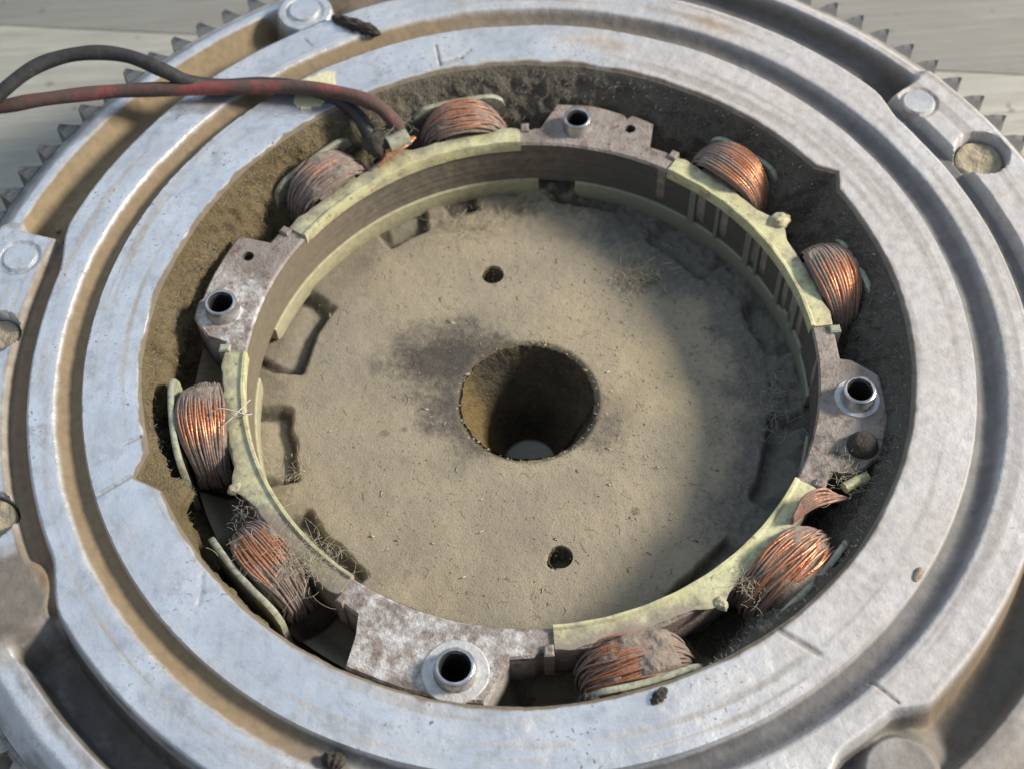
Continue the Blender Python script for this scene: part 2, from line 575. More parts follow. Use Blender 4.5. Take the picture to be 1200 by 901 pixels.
# pads (raised bolt lands) and pockets round the rim, angles in degrees
padL = lambda t: ival(t, 161, 212.3, 0.9)
padR = lambda t: ival(t, -14, 36.6, 0.9)
def height(r, t):
    pl, pr = padL(t), padR(t)
    pad = np.maximum(pl, pr)
    fo = 1.345 - 0.045 * ival(t, 163, 209, 4) - 0.03 * ival(t, -16, 35, 3) - 0.045 * ival(t, -62.0, -52.0, 2.2)
    pe = 1.352 + 0.020 * pr                       # where a pad begins
    u = np.clip((r - 1.160) / 0.076, 0, 1)
    z = -(0.034 - 0.010 * ival(t, 92, 246, 14)) * np.sin(PI * u ** 0.72) ** 0.8
    down = sst(r, fo - 0.004, fo + 0.020)
    trench = -0.046 * down + 0.031 * sst(r, pe, pe + 0.016) - 0.062 * sst(r, 1.53, 1.585)
    fill = 0.060 * ival(t, 121, 160, 3) + 0.060 * ival(t, -62, -50.5, 2)           # sand lying in the upper left pocket
    depth = 0.150 - fill - 0.05 * ival(t, 40, 112, 3)
    ro = 1.462 + 0.024 * ival(t, 36, 160, 2) - 0.012 * ival(t, -147, -60, 3) - 0.060 * ival(t, 121, 160, 3)
    rw = 0.024 + 0.062 * ival(t, 121, 160, 3)
    pocket = -depth * sst(r, fo - 0.004, fo + 0.028) + (depth - 0.040) * sst(r, ro, ro + rw) - 0.042 * sst(r, 1.525, 1.585)
    edge = pocket * (1 - pad) + trench * pad
    x, y = r * np.cos(np.radians(t)), r * np.sin(np.radians(t))
    # bosses standing in the pockets
    for th, rr, rad, top in ((116.2, 1.425, 0.082, -0.008), (-56.6, 1.412, 0.076, -0.040), (-152.5, 1.412, 0.075, -0.008)):
        bx, by, _ = P(th, rr)
        d = np.hypot(x - bx, y - by)
        k = 1 - sst(d, rad, rad + (0.020 if rad > 0.08 else 0.034))
        edge = np.where(r > fo + 0.006, edge * (1 - k) + np.maximum(edge, top) * k, edge)
    z = z + edge
    # round holes and ring lines cut into the pads
    for th, rr, rad in ((23.4, 1.449, 0.073), (175.2, 1.425, 0.062), (-162.0, 1.418, 0.062)):
        bx, by, _ = P(th, rr)
        d = np.hypot(x - bx, y - by)
        z = z - 0.075 * (1 - sst(d, rad - 0.004, rad + 0.005))
    for th, rr, rad in ((33.3, 1.420, 0.052), (165.2, 1.436, 0.052), (116.2, 1.425, 0.054)):
        bx, by, _ = P(th, rr)
        d = np.hypot(x - bx, y - by)
        z = z - 0.006 * (1 - sst(np.abs(d - rad), 0.002, 0.007))
    # bore lip and hand-worn unevenness
    z = z - 0.010 * (1 - sst(r - bore_R(t), 0.0, 0.012))
    z = z + 0.006 * (fbm(x, y, 0.0, 7, 4) - 0.5) + 0.003 * (fbm(x, y, 4.0, 40, 3) - 0.5)
    return z

rows = np.concatenate([np.linspace(1.0, 1.014, 5)[:-1], np.linspace(1.014, 1.155, 18)[:-1], np.linspace(1.155, 1.235, 26)[:-1],
                       np.linspace(1.235, 1.285, 7)[:-1], np.linspace(1.285, 1.52, 58)[:-1], np.linspace(1.52, 1.588, 12)])
T2, R2 = np.meshgrid(TH, rows)
Rr = R2 + (bore_R(T2) - 1.0) * (1 - sst(R2, 1.02, 1.14))
Zz = height(Rr, T2)
X, Y = Rr * np.cos(np.radians(T2)), Rr * np.sin(np.radians(T2))
# ---- dirt: colour + amount, as it lies on the casting, plus painted groove reflections
nz = fbm(X, Y, 1.7, 5, 4)
nz2 = fbm(X, Y, 5.7, 18, 4)
left = ival(T2, 92, 246, 14)
right = ival(T2, -70, 70, 25)
dcol = np.zeros(X.shape + (3,)); damt = np.zeros(X.shape)
def lay(color, amt):
    global dcol, damt
    amt = np.clip(amt, 0, 1)
    new = amt + damt * (1 - amt)
    k = np.where(new > 1e-5, amt / np.maximum(new, 1e-5), 0)[..., None]
    dcol = dcol * (1 - k) + np.array(color) * k
    damt = new
lay((0.52, 0.485, 0.455), (0.50 * right + 0.10) * (0.55 + 0.9 * nz))                         # dust film
lay((0.43, 0.37, 0.32), 0.35 * ival(T2, 60, 110, 12) * nz)
wear = fbm(np.cos(np.radians(T2)) * 2.2, np.sin(np.radians(T2)) * 2.2, Rr * 55, 1.0, 4)
lay((0.30, 0.28, 0.26), 0.52 * sst(wear, 0.52, 0.74) * (0.3 + 1.0 * nz))
fo2 = 1.345 - 0.045 * ival(T2, 163, 209, 4) - 0.03 * ival(T2, -16, 35, 3) - 0.045 * ival(T2, -62.0, -52.0, 2.2)
gro = sst(Rr, 1.160, 1.168) * (1 - 0.95 * sst(Rr, 1.210, 1.244))
lay((0.265, 0.195, 0.115), gro * left * (0.80 + 0.5 * nz2))
lay((0.105, 0.105, 0.110), gro * (1 - left) * (0.55 + 0.40 * nz2))  # dark tone painted in for the dark reflections of the bare groove
lay((0.22, 0.17, 0.11), gro * ival(T2, 62, 100, 12) * 0.35)
tre = sst(Rr, fo2 - 0.002, fo2 + 0.012)
inpad = np.maximum(padL(T2), padR(T2))
trp = tre * (1 - sst(Rr, 1.342 + 0.022 * padR(T2), 1.362 + 0.022 * padR(T2))) * inpad
lay((0.245, 0.175, 0.115), trp * padL(T2) * 1.0)
lay((0.10, 0.10, 0.10), trp * padR(T2) * 0.75)
pk = tre * (1 - sst(Rr, 1.492, 1.512)) * (1 - inpad)
low = 1 - sst(Zz, -0.050, -0.030)
lay((0.285, 0.215, 0.125), pk * ival(T2, 119.5, 161, 1.5) * np.maximum(low, 0.6) * (0.9 + 0.3 * nz2))
lay((0.145, 0.137, 0.128), pk * ival(T2, 36, 113, 1.5) * low * 0.95)
lay((0.22, 0.17, 0.125), pk * ival(T2, 97, 113, 3) * low * 0.7)
lay((0.105, 0.094, 0.083), pk * ival(T2, 212, 304, 2) * low * (0.55 + 0.4 * nz2))
lay((0.16, 0.155, 0.135), pk * ival(T2, 304, 348, 2) * low * 0.95)
lay((0.25, 0.19, 0.13), pk * ival(T2, 309, 346, 2) * (1 - sst(Rr, 1.365, 1.395)) * 0.9)
lay((0.27, 0.215, 0.15), 0.75 * inpad * (sst(Rr, 1.335, 1.35) * (1 - sst(Rr + 0.02 * nz2, 1.375, 1.395))) * (0.4 + 0.8 * nz2) * padL(T2))
# stained end of the left pad, and of the lower right boss
lay((0.20, 0.175, 0.145), ival(T2, 203, 212.5, 2.5) * sst(Rr, 1.35, 1.37) * (0.5 + 0.7 * nz2))
lay((0.24, 0.21, 0.18), ival(T2, -56, -45, 3) * sst(Rr, 1.36, 1.39) * (0.3 + 0.7 * nz2))
# oily smears next to the bore, rusty smear, rim dirt
lay((0.20, 0.165, 0.12), (1 - sst(Rr - bore_R(T2) - 0.014 * (nz2 - 0.5), 0.005, 0.017)) * (0.62 + 0.6 * nz2))
lay((0.20, 0.17, 0.14), sst(Rr, 1.54, 1.585) * (0.2 + 0.6 * nz2))
lay((0.35, 0.26, 0.16), 0.55 * gau(T2, 61, 3.5) * np.exp(-((Rr - 1.285) / 0.02) ** 2))
lay((0.36, 0.27, 0.19), 0.5 * gau(T2, 75, 6) * np.exp(-((Rr - 1.10) / 0.03) ** 2) * nz2 * 1.6)
for th0, r0, th1, r1, w, a_ in ((-160.6, 1.065, -159.6, 1.150, 0.0035, 0.7), (119.0, 1.075, 116.0, 1.025, 0.004, 0.8),
                              (-57.0, 1.010, -55.2, 1.105, 0.006, 0.75), (101.8, 1.035, 101.5, 1.115, 0.004, 0.8),
                              (101.8, 1.035, 98.0, 1.048, 0.005, 0.7), (98.0, 1.048, 96.2, 1.075, 0.003, 0.5),
                              (-53.0, 1.225, -52.6, 1.30, 0.003, 0.6), (-142, 1.02, -138.6, 1.075, 0.003, 0.45),
                              (118.6, 1.31, 118.2, 1.265, 0.003, 0.6), (-166.5, 1.02, -166, 1.06, 0.004, 0.5)):
    ax, ay, _ = P(th0, r0); bx, by, _ = P(th1, r1)
    dx, dy = bx - ax, by - ay
    tt = np.clip(((X - ax) * dx + (Y - ay) * dy) / (dx * dx + dy * dy), 0, 1)
    d = np.hypot(X - ax - tt * dx, Y - ay - tt * dy)
    lay((0.16, 0.15, 0.14), 0.6 * a_ * (1 - sst(d, w * 0.6, w * 1.7)))
    Zz = Zz - 0.004 * (1 - sst(d, w * 0.6, w * 1.7))
body_attr = np.concatenate([dcol, damt[..., None]], -1)
# closed underside: outer skirt and bottom profile
und = [(1.590, -0.10), (1.560, -0.12), (1.560, -0.26), (1.12, -0.40), (1.06, -0.52), (0.45, -0.56), (0.40, -0.655), (0.078, -0.655)]
UV, RV, ZV, AV = [], [], [], []
for r, z in und:
    UV.append(np.stack([r * np.cos(np.radians(TH)), r * np.sin(np.radians(TH)), np.full(NT, z)], -1))
    AV.append(np.tile(np.array([0.15, 0.13, 0.11, 0.6]), (NT, 1)))
V = np.concatenate([np.stack([X, Y, Zz], -1).reshape(-1, 3), np.concatenate(UV)])
A = np.concatenate([body_attr.reshape(-1, 4), np.concatenate(AV)])
fb = grid_faces(len(rows) + len(und), NT)
mk("body", V, fb, ALU, fly, True, 60, A)

# ---- bore wall with its coat of dust
zs = np.concatenate([np.linspace(-0.010, -0.09, 18)[:-1], np.linspace(-0.09, -0.31, 26), [-0.335]])
NT2 = 1200
tw = np.arange(NT2) * 360.0 / NT2
TW, ZW = np.meshgrid(tw, zs)
kk = 0.12 + 0.36 * ival(TW, -62, 128, 14) + 0.22 * ival(TW, 128, 172, 10) + 0.0 * TW
aw = np.radians(TW)
Rw = bore_R(TW) - kk * np.abs(ZW + 0.010) ** 0.9
lump = fbm(np.cos(aw) * 5, np.sin(aw) * 5, ZW * 4, 1.5, 4) - 0.5
fuzz = fbm(np.cos(aw) * 30, np.sin(aw) * 30, ZW * 30, 1.2, 4) - 0.5
inn = sst(-ZW, 0.012, 0.06)
gl = gau(TW, -159, 4.5) * np.exp(-((ZW + 0.05) / 0.05) ** 2) * sst(-ZW, 0.010, 0.035)
Rw = Rw - inn * (0.060 * lump + 0.032 * fuzz) - 0.060 * gl
floor_in = sst(-ZW, 0.25, 0.335)
Rw = Rw - 0.10 * floor_in ** 2
Xw, Yw = Rw * np.cos(aw), Rw * np.sin(aw)
wc = np.zeros(Xw.shape + (4,))
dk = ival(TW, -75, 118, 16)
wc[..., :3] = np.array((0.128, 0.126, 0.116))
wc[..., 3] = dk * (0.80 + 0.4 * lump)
wc[..., :3] = lerp(wc[..., :3], np.array((0.185, 0.168, 0.135)), (ival(TW, 62, 118, 14) * (0.5 + lump))[..., None].clip(0, 1))
mk("bore_wall", np.stack([Xw, Yw, ZW], -1).reshape(-1, 3), grid_faces(len(zs), NT2)[:, ::-1], WALL, fly, True, None, wc.reshape(-1, 4))

# ---- floor of the bore: dusty hub web with pockets, two threaded holes
FZ = -0.305
rf = np.concatenate([np.linspace(0.186, 0.22, 10)[:-1], np.linspace(0.22, 0.60, 72)[:-1], np.linspace(0.60, 0.80, 42)[:-1], np.linspace(0.80, 0.93, 14)])
NTF = 900
tf = np.arange(NTF) * 360.0 / NTF
TF, RF = np.meshgrid(tf, rf)
af = np.radians(TF)
XF, YF = RF * np.cos(af), RF * np.sin(af)
ZF = np.full(XF.shape, FZ)
slots = ((148, 168.5, 0.648), (178.6, 197.5, 0.662), (208, 229, 0.678), (-30, -7.5, 0.670), (9, 23, 0.690), (36, 54, 0.66), (100, 108, 0.70), (114, 124, 0.68), (66, 82, 0.72), (-62, -42, 0.68), (-95, -76, 0.70))
fn = fbm(XF, YF, 2.2, 10, 4)
fn2 = fbm(XF, YF, 9.2, 45, 4)
smask = np.zeros(XF.shape); cr = np.zeros(XF.shape)
for a0, a1, r0 in slots:
    dep = 0.036 if a0 not in (36, 66, 9) else 0.024
    wob = 0.035 * (fn - 0.5); tw_ = 5.0 * (fn - 0.5)
    k = ival(TF + tw_, a0, a1, 1.3) * sst(RF + wob, r0 - 0.008, r0 + 0.012)
    back = ival(TF + tw_, a0 + 1.8, a1 - 1.8, 1.5) * sst(RF + wob, r0 + 0.012, r0 + 0.034)
    ZF = ZF - dep * k + dep * 0.72 * back * sst(RF, r0, r0 + 0.10)
    smask = np.maximum(smask, k); cr = np.maximum(cr, k * (1 - back))
ZF = ZF + 0.010 * (fn - 0.5) * sst(RF, 0.55, 0.75) + 0.004 * (fn - 0.5) + 0.0025 * (fn2 - 0.5)
ZF = ZF + 0.06 * sst(RF, 0.86, 0.93)
rt = ival(TF, -40, 95, 12) * sst(RF, 0.60, 0.72)
ZF = ZF + rt * 0.030 * (fn2 - 0.45) + rt * 0.02 * (fn - 0.5)
ZF = ZF - 0.012 * (1 - sst(RF, 0.186, 0.206)) * (0.6 + 0.8 * fn2)
for th, rr in ((100.6, 0.452), (-82.6, 0.490)):
    hx, hy, _ = P(th, rr)
    d = np.hypot(XF - hx, YF - hy)
    hr = 0.0335
    sel = np.abs(d - hr) < 0.0032
    sx, sy_ = np.where(sel, hx + (XF - hx) / d * hr, XF), np.where(sel, hy + (YF - hy) / d * hr, YF)
    XF, YF = sx, sy_
    d = np.hypot(XF - hx, YF - hy)
    ZF = np.where(d < hr - 0.0016, -0.39, ZF)
if True:                                              # nick beside the lower threaded hole
    hx, hy, _ = P(-84.8, 0.500)
    d = np.hypot(XF - hx, YF - hy)
    ZF = ZF - 0.05 * (1 - sst(d, 0.014, 0.021)) * (ZF > -0.4)
fc = np.zeros(XF.shape + (4,))
def flay(color, amt):
    amt = np.clip(amt, 0, 1)
    a0 = fc[..., 3].copy(); new = amt + a0 * (1 - amt)
    k = np.where(new > 1e-5, amt / np.maximum(new, 1e-5), 0)[..., None]
    fc[..., :3] = fc[..., :3] * (1 - k) + np.array(color) * k
    fc[..., 3] = new
sn = fbm(XF, YF, 3.3, 14, 5) - 0.5
broad = fbm(XF, YF, 12.1, 3.5, 3)
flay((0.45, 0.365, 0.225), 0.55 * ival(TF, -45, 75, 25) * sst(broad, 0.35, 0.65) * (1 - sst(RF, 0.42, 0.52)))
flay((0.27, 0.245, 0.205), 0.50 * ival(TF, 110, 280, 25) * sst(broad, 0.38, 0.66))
flay((0.20, 0.175, 0.135), 0.35 * sst(fbm(XF, YF, 20.1, 6, 4), 0.55, 0.75))
d1 = np.hypot((XF + 0.205) / 1.12, (YF - 0.135) / 0.85) + 0.17 * sn
flay((0.060, 0.054, 0.050), 0.92 * (1 - sst(d1, 0.03, 0.27)))
d2 = np.hypot(XF + 0.14, YF + 0.055) + 0.17 * sn
flay((0.085, 0.075, 0.068), 0.75 * (1 - sst(d2, 0.06, 0.22)))
d3 = np.hypot(XF - 0.20, YF + 0.10) + 0.16 * sn
flay((0.10, 0.082, 0.075), 0.60 * (1 - sst(d3, 0.02, 0.14)))
flay((0.10, 0.078, 0.05), 0.5 * (1 - sst(RF + 0.03 * sn, 0.192, 0.215)))
for sx_, sy_, sr in ((-0.40, -0.085, 0.014), (-0.345, -0.075, 0.008), (-0.26, 0.125, 0.03), (0.27, -0.365, 0.008)):
    flay((0.10, 0.085, 0.07), 0.5 * (1 - sst(np.hypot(XF - sx_, YF - sy_) + 0.03 * sn, sr * 0.6, sr * 1.2)))
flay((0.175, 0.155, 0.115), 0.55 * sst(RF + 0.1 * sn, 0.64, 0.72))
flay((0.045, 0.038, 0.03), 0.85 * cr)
flay((0.120, 0.118, 0.108), 0.75 * ival(TF, -48, 72, 10) * sst(RF + 0.2 * sn, 0.48, 0.64))  # grey dust tone, painted darker to deepen the shadow on the right floor
fv = np.stack([XF, YF, ZF], -1).reshape(-1, 3)
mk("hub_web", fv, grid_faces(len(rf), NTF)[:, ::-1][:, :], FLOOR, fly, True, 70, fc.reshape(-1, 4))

# ---- tapered hub bore
zh = np.linspace(0, 1, 40)
THh, ZHh = np.meshgrid(np.arange(240) * 1.5, zh)
ah = np.radians(THh)
Rh = lerp(0.187, 0.078, ZHh) + 0.012 * (fbm(np.cos(ah) * 3, np.sin(ah) * 3, ZHh * 5, 5, 4) - 0.5) * (1 - ZHh)
Rh = Rh + 0.014 * ival(THh, -15, -5, 1.0)            # keyway
Zh = FZ - 0.004 - ZHh * 0.345
hc = np.zeros(Rh.shape + (4,)); hc[..., :3] = (0.245, 0.175, 0.075)
hc[..., 3] = ival(THh, 150, 236, 18) * 0.85  # left side painted tan as the lit side of the hole
lowk = sst(ZHh, 0.80, 0.95)[..., None]
mk("hub_bore", np.stack([Rh * np.cos(ah), Rh * np.sin(ah), Zh], -1).reshape(-1, 3), grid_faces(40, 240)[:, ::-1], HUBM, fly, True, None, hc.reshape(-1, 4))
for th, rr in ((100.6, 0.452), (-82.6, 0.490)):      # threads inside the two tapped holes
    mb = MB()
    hx, hy, _ = P(th, rr)
    for q in range(7):
        mb.lathe([(0.0335, -0.012 - q*0.014), (0.0285, -0.018 - q*0.014), (0.0335, -0.024 - q*0.014)], (hx, hy, FZ), 28, False)
    mb.build("tapped_thread", HUBM, fly, origin=(hx, hy, FZ))

# ---- discs, dust plugs on the pads
def disc(name, th, rr, rad, z, mat, rough=0.003, seed=0, h=0.012):
    cx, cy, _ = P(th, rr)
    n, mR = 40, 12
    v, f = [], []
    for i in range(mR + 1):
        r = rad * (i + 0.001) / mR
        for k in range(n):
            a = 2 * PI * k / n
            x, y = cx + r * math.cos(a), cy + r * math.sin(a)
            v.append((x, y, z - 0.006 * (i == mR)))
    v = np.array(v)
    v[:, 2] += rough * (fbm(v[:, 0], v[:, 1], seed, 30, 4) - 0.5) * 2
    low = v[-n:].copy(); low[:, 2] = z - h
    v = np.vstack([v, low])
    f = grid_faces(mR + 2, n)
    at = np.zeros((len(v), 4)); at[:, :3] = (0.43, 0.375, 0.33); at[:, 3] = 0.35 if 0 < th < 60 else 0.05
    return mk(name, v, f, mat, fly, True, 40, at, origin=(cx, cy, z))
disc("rivet_head", 33.3, 1.420, 0.0465, -0.0125, ALU, 0.001, 1.1)
disc("rivet_head", 165.2, 1.436, 0.0465, -0.0125, ALU, 0.001, 2.1)
disc("rivet_head", 116.2, 1.425, 0.0485, -0.0030, ALU, 0.001, 3.1)
for i, (th, rr, zz) in enumerate(((23.4, 1.449, -0.046), (175.2, 1.425, -0.040), (-162.0, 1.418, -0.038))):
    o = disc("dust_plug", th, rr, 0.067 if i == 0 else 0.059, zz, TAN, 0.012, 4.1 + i, 0.05)

# ---- ring gear
gear = MB()
gear.lathe([(1.555, -0.092), (1.600, -0.094), (1.608, -0.100), (1.608, -0.215), (1.600, -0.222), (1.555, -0.222)], n=220)
ring = gear.build("ring_gear", GEAR, fly, sharp=30)
tv = []
NTOOTH = 110
hw0, hw1 = 0.038, 0.009
prof_r = [(1.600, hw0), (1.630, 0.022), (1.660, hw1)]
v, f = [], []
for (z, shrink) in ((-0.093, 0.0), (-0.212, 0.0)):
    for r, hw in prof_r:
        v.append((r, -hw, z)); v.append((r, hw * (1.0 if z < -0.15 else 0.72), z - (0.010 if (r > 1.65 and z > -0.15) else 0)))
f = [(0,2,3,1), (2,4,5,3), (6,7,9,8), (8,9,11,10), (0,6,8,2), (2,8,10,4), (1,3,9,7), (3,5,11,9), (4,10,11,5), (0,1,7,6)]
tmesh = bpy.data.meshes.new("tooth")
tmesh.from_pydata([(a * S, b * S, (c + Z0) * S) for a, b, c in v], [], f)
tmesh.materials.append(GEAR)
for k in range(NTOOTH):
    o = bpy.data.objects.new("tooth", tmesh)
    o.rotation_euler = (0, 0, math.radians(123.2 + k * 360.0 / NTOOTH))
    COL.objects.link(o)
    o.parent = ring

# ---- yellow paint dab on the top face, under the wires
pv, pf = [], []
n = 36
pcx, pcy, _ = P(122.3, 1.095)
zt = 0.0035
for k in range(n):
    a = 2 * PI * k / n
    rr = 0.058 * (1 + 0.35 * (float(fbm(math.cos(a) * 2, math.sin(a) * 2, 8.0, 1.5, 3)) - 0.5) * 2)
    x = rr * math.cos(a) * 1.45; y = rr * math.sin(a) * 0.85
    c_, s_ = math.cos(1.1), math.sin(1.1)
    pv.append((pcx + x * c_ - y * s_, pcy + x * s_ + y * c_, zt))
pv += [(x, y, zt - 0.008) for x, y, _ in pv]
pv.append((pcx, pcy, zt + 0.0015))
pf = [(2*n, k, (k + 1) % n) for k in range(n)] + [(k, n + k, n + (k + 1) % n, (k + 1) % n) for k in range(n)]
mk("paint_dab", pv, pf, YELLOW, fly, True, 40, origin=(pcx, pcy, zt))

# ================================================================== STATOR
SX, SY = 0.009, -0.006
stat = empty("stator", (SX, SY, FZ))
tag(stat, "dirty ring stator with copper coils and yellowed bobbins inside the flywheel bore", "stator")
ZT = -0.092                                           # top of the lamination stack
POLES = [int(adiff(72 - 30 * k, 0)) for k in range(12)]
TABS = (72, -18, -108, 162)
COILS = [p for p in POLES if all(abs(float(adiff(p, t))) > 1 for t in TABS)]
SEGS = (30, -60, -156, 116.5)
SEG_HALF = {30: 25.6, -60: 28.6, -156: 28.8, 116.5: 27.2}
COIL_AT = {42: 45.5, 12: 15.5, -48: -46.0, -78: -76.0, -138: -141.0, -168: -171.0, 132: 130.0, 102: 100.5}
SEG_COILS = {30: (42, 12), -60: (-48, -78), -156: (-138, -168), 116.5: (132, 102)}
def SP(th, r, z):
    return P(th, r, z, SX, SY)

# ---- lamination stack: ring, poles and four mounting ears, as one outline r(theta)
ears = {   # (angle, radius) corner lists, clockwise outline of each ear measured from the photograph
    72: [(86.0, 0.832), (85.0, 0.832), (82.0, 0.930), (76.1, 0.938), (69.5, 0.925), (68.6, 0.912), (67.9, 0.930), (63.6, 0.920), (62.2, 0.832), (58.0, 0.834)],
    162: [(174.0, 0.828), (172.4, 0.832), (171.5, 0.885), (168.0, 0.936), (164.4, 0.942), (163.8, 0.934), (161.4, 0.936), (149.8, 0.938), (148.3, 0.846), (143.8, 0.842)],
    -18: [(-3.0, 0.828), (-3.4, 0.862), (-6.2, 0.925), (-14.0, 0.950), (-21.5, 0.946), (-26.0, 0.895), (-27.0, 0.842), (-31.5, 0.834)],
    -108: [(-92.0, 0.838), (-96.0, 0.846), (-99.2, 0.958), (-110, 0.966), (-119.6, 0.968), (-120.8, 0.890), (-122.4, 0.842), (-126, 0.836)],
}
outline = []
for c in range(360):
    outline.append((c + 0.0, None))
pts = []
for tcen, lst in ears.items():
    pts += [(float(adiff(a, 0)), r) for a, r in lst]
def in_ear(t):
    for tcen, lst in ears.items():
        a0, a1 = lst[0][0], lst[-1][0]
        if abs(float(adiff(t, (a0 + a1) / 2))) <= abs(a0 - a1) / 2 + 0.3: return True
    return False
for q in range(360):
    t = float(adiff(q, 0))
    if not in_ear(t):
        pts.append((t, 0.826))
for c in [COIL_AT[q] for q in COILS]:                  # pole stems under the windings
    for s_, r in ((-4.4, 0.826), (-4.3, 0.90), (4.3, 0.90), (4.4, 0.826)):
        t = float(adiff(c + s_, 0))
        pts = [p_ for p_ in pts if not (abs(float(adiff(p_[0], c))) < 4.25)]
        pts.append((t, r))
pts.sort()
tt = np.array([p_[0] for p_ in pts]); ro = np.array([p_[1] for p_ in pts])
# densify the long radial/straight runs
TT, RO = [], []
for i in range(len(tt)):
    j = (i + 1) % len(tt)
    dt = (tt[j] - tt[i]) % 360
    n = max(1, int(dt / 0.8))
    for q in range(n):
        TT.append(tt[i] + dt * q / n); RO.append(lerp(ro[i], ro[j], q / n))
TT = np.array(TT); RO = np.array(RO)
RO = RO + 0.004 * (fbm(np.cos(np.radians(TT)) * 20, np.sin(np.radians(TT)) * 20, 0.5, 1.5, 3) - 0.5)
RI = 0.7665
rings = [(lambda r: r * 0 + RI, ZT - 0.006), (lambda r: r * 0 + RI + 0.006, ZT)]
for q in (0.2, 0.4, 0.6, 0.8):
    rings.append((lambda r, q=q: lerp(RI + 0.006, r - 0.006, q), ZT))
rings += [(lambda r: r - 0.006, ZT), (lambda r: r, ZT - 0.006), (lambda r: r, -0.24), (lambda r: r * 0 + RI, -0.24)]
vv, aa = [], []
ar = np.radians(TT)
for g, z in rings:
    r = g(RO)
    x, y = SX + r * np.cos(ar), SY + r * np.sin(ar)
    zz = np.full(len(r), z)
    if z == ZT: zz = zz + 0.005 * (fbm(x, y, 6.0, 16, 4) - 0.5)
    vv.append(np.stack([x, y, zz], -1))
    a4 = np.zeros((len(r), 4))
    wk = ival(TT, -126, -90, 5)
    a4[:, :3] = (0.66, 0.655, 0.64); a4[:, 3] = wk * 0.45
    wl = ival(TT, 156, 174, 3)
    a4[:, 3] = np.maximum(a4[:, 3], wl * 0.45)
    wr = ival(TT, -30, -18, 2)
    a4[:, :3] = lerp(a4[:, :3], np.array((0.10, 0.085, 0.07)), wr[:, None]); a4[:, 3] = np.maximum(a4[:, 3], wr * 0.45)
    if z < ZT - 0.02: a4[:, :3] = (0.06, 0.05, 0.04); a4[:, 3] = 0.75
    aa.append(a4)
vv, aa = np.concatenate(vv), np.concatenate(aa)
N_ = len(TT); nr_ = len(rings)
ff = grid_faces(nr_, N_)
k_ = np.arange(N_); k2_ = (k_ + 1) % N_
ff = np.concatenate([ff, np.stack([(nr_ - 1) * N_ + k_, k_, k2_, (nr_ - 1) * N_ + k2_], -1)])
core = mk("core", vv, ff, RUST, stat, True, 30, aa)
# drill the bushing and rivet holes right through the ears
cut = MB()
for th, rr, rad in ((165.9, 0.862, 0.038), (77.6, 0.842, 0.0355), (-11.3, 0.866, 0.037), (-104.0, 0.894, 0.043), (152.9, 0.874, 0.0155), (67.2, 0.874, 0.0155)):
    hx, hy, _ = SP(th, rr, 0)
    n_ = 32
    vs_ = [(hx + rad * math.cos(2*PI*k/n_), hy + rad * math.sin(2*PI*k/n_), z) for z in (-0.30, -0.02) for k in range(n_)]
    fs_ = [(k, (k+1) % n_, n_ + (k+1) % n_, n_ + k) for k in range(n_)] + [tuple(range(n_ - 1, -1, -1)), tuple(range(n_, 2 * n_))]
    cut.add(vs_, fs_)
cutter = cut.build("cutter", RUST, None, smooth=False)
bm_ = core.modifiers.new("holes", 'BOOLEAN')
bm_.object = cutter; bm_.operation = 'DIFFERENCE'; bm_.solver = 'EXACT'
bpy.context.view_layer.update()
dg = bpy.context.evaluated_depsgraph_get()
new_me = bpy.data.meshes.new_from_object(core.evaluated_get(dg))
core.modifiers.clear()
core.data = new_me
bpy.data.objects.remove(cutter)
co_ = np.empty(len(new_me.vertices) * 3); new_me.vertices.foreach_get("co", co_); co_ = co_.reshape(-1, 3) / S
at_ = new_me.attributes["dirt"]
cl_ = np.empty(len(co_) * 4, np.float32); at_.data.foreach_get("color", cl_); cl_ = cl_.reshape(-1, 4)
for th, rr in ((152.9, 0.874), (67.2, 0.874)):
    hx, hy, _ = P(th, rr)
    near = np.hypot(co_[:, 0] - hx, co_[:, 1] - hy) < 0.0175
    cl_[near] = (0.10, 0.08, 0.065, 0.7)
at_.data.foreach_set("color", cl_.ravel())

# ---- inner cylindrical wall: dust covered edges of the laminations, with pole slots
tw2 = np.arange(1080) / 3.0
zw2 = np.linspace(ZT - 0.008, -0.252, 14)
T3, Z3 = np.meshgrid(tw2, zw2)
R3 = np.full(T3.shape, RI - 0.001)
slotm = np.zeros(T3.shape)
for a0 in (46.5, 40.0, 30.5, 27, 18.0, 14.2, 10.2, 57, -3, -33, -63, -93):
    slotm = np.maximum(slotm, ival(T3, a0 - 0.7, a0 + 0.7, 0.25))
R3 = R3 + 0.014 * slotm + 0.0035 * (fbm(np.cos(np.radians(T3)) * 8, np.sin(np.radians(T3)) * 8, Z3 * 10, 3, 4) - 0.5)
a3 = np.zeros(T3.shape + (4,))
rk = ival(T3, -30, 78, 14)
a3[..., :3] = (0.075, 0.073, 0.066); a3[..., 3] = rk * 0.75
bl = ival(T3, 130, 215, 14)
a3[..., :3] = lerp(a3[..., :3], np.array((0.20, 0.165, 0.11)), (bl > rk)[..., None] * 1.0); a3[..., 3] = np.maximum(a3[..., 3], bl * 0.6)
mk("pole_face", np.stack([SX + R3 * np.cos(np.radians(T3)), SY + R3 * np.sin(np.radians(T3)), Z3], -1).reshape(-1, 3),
   grid_faces(14, 1080)[:, ::-1], INNER, stat, True, 40, a3.reshape(-1, 4))

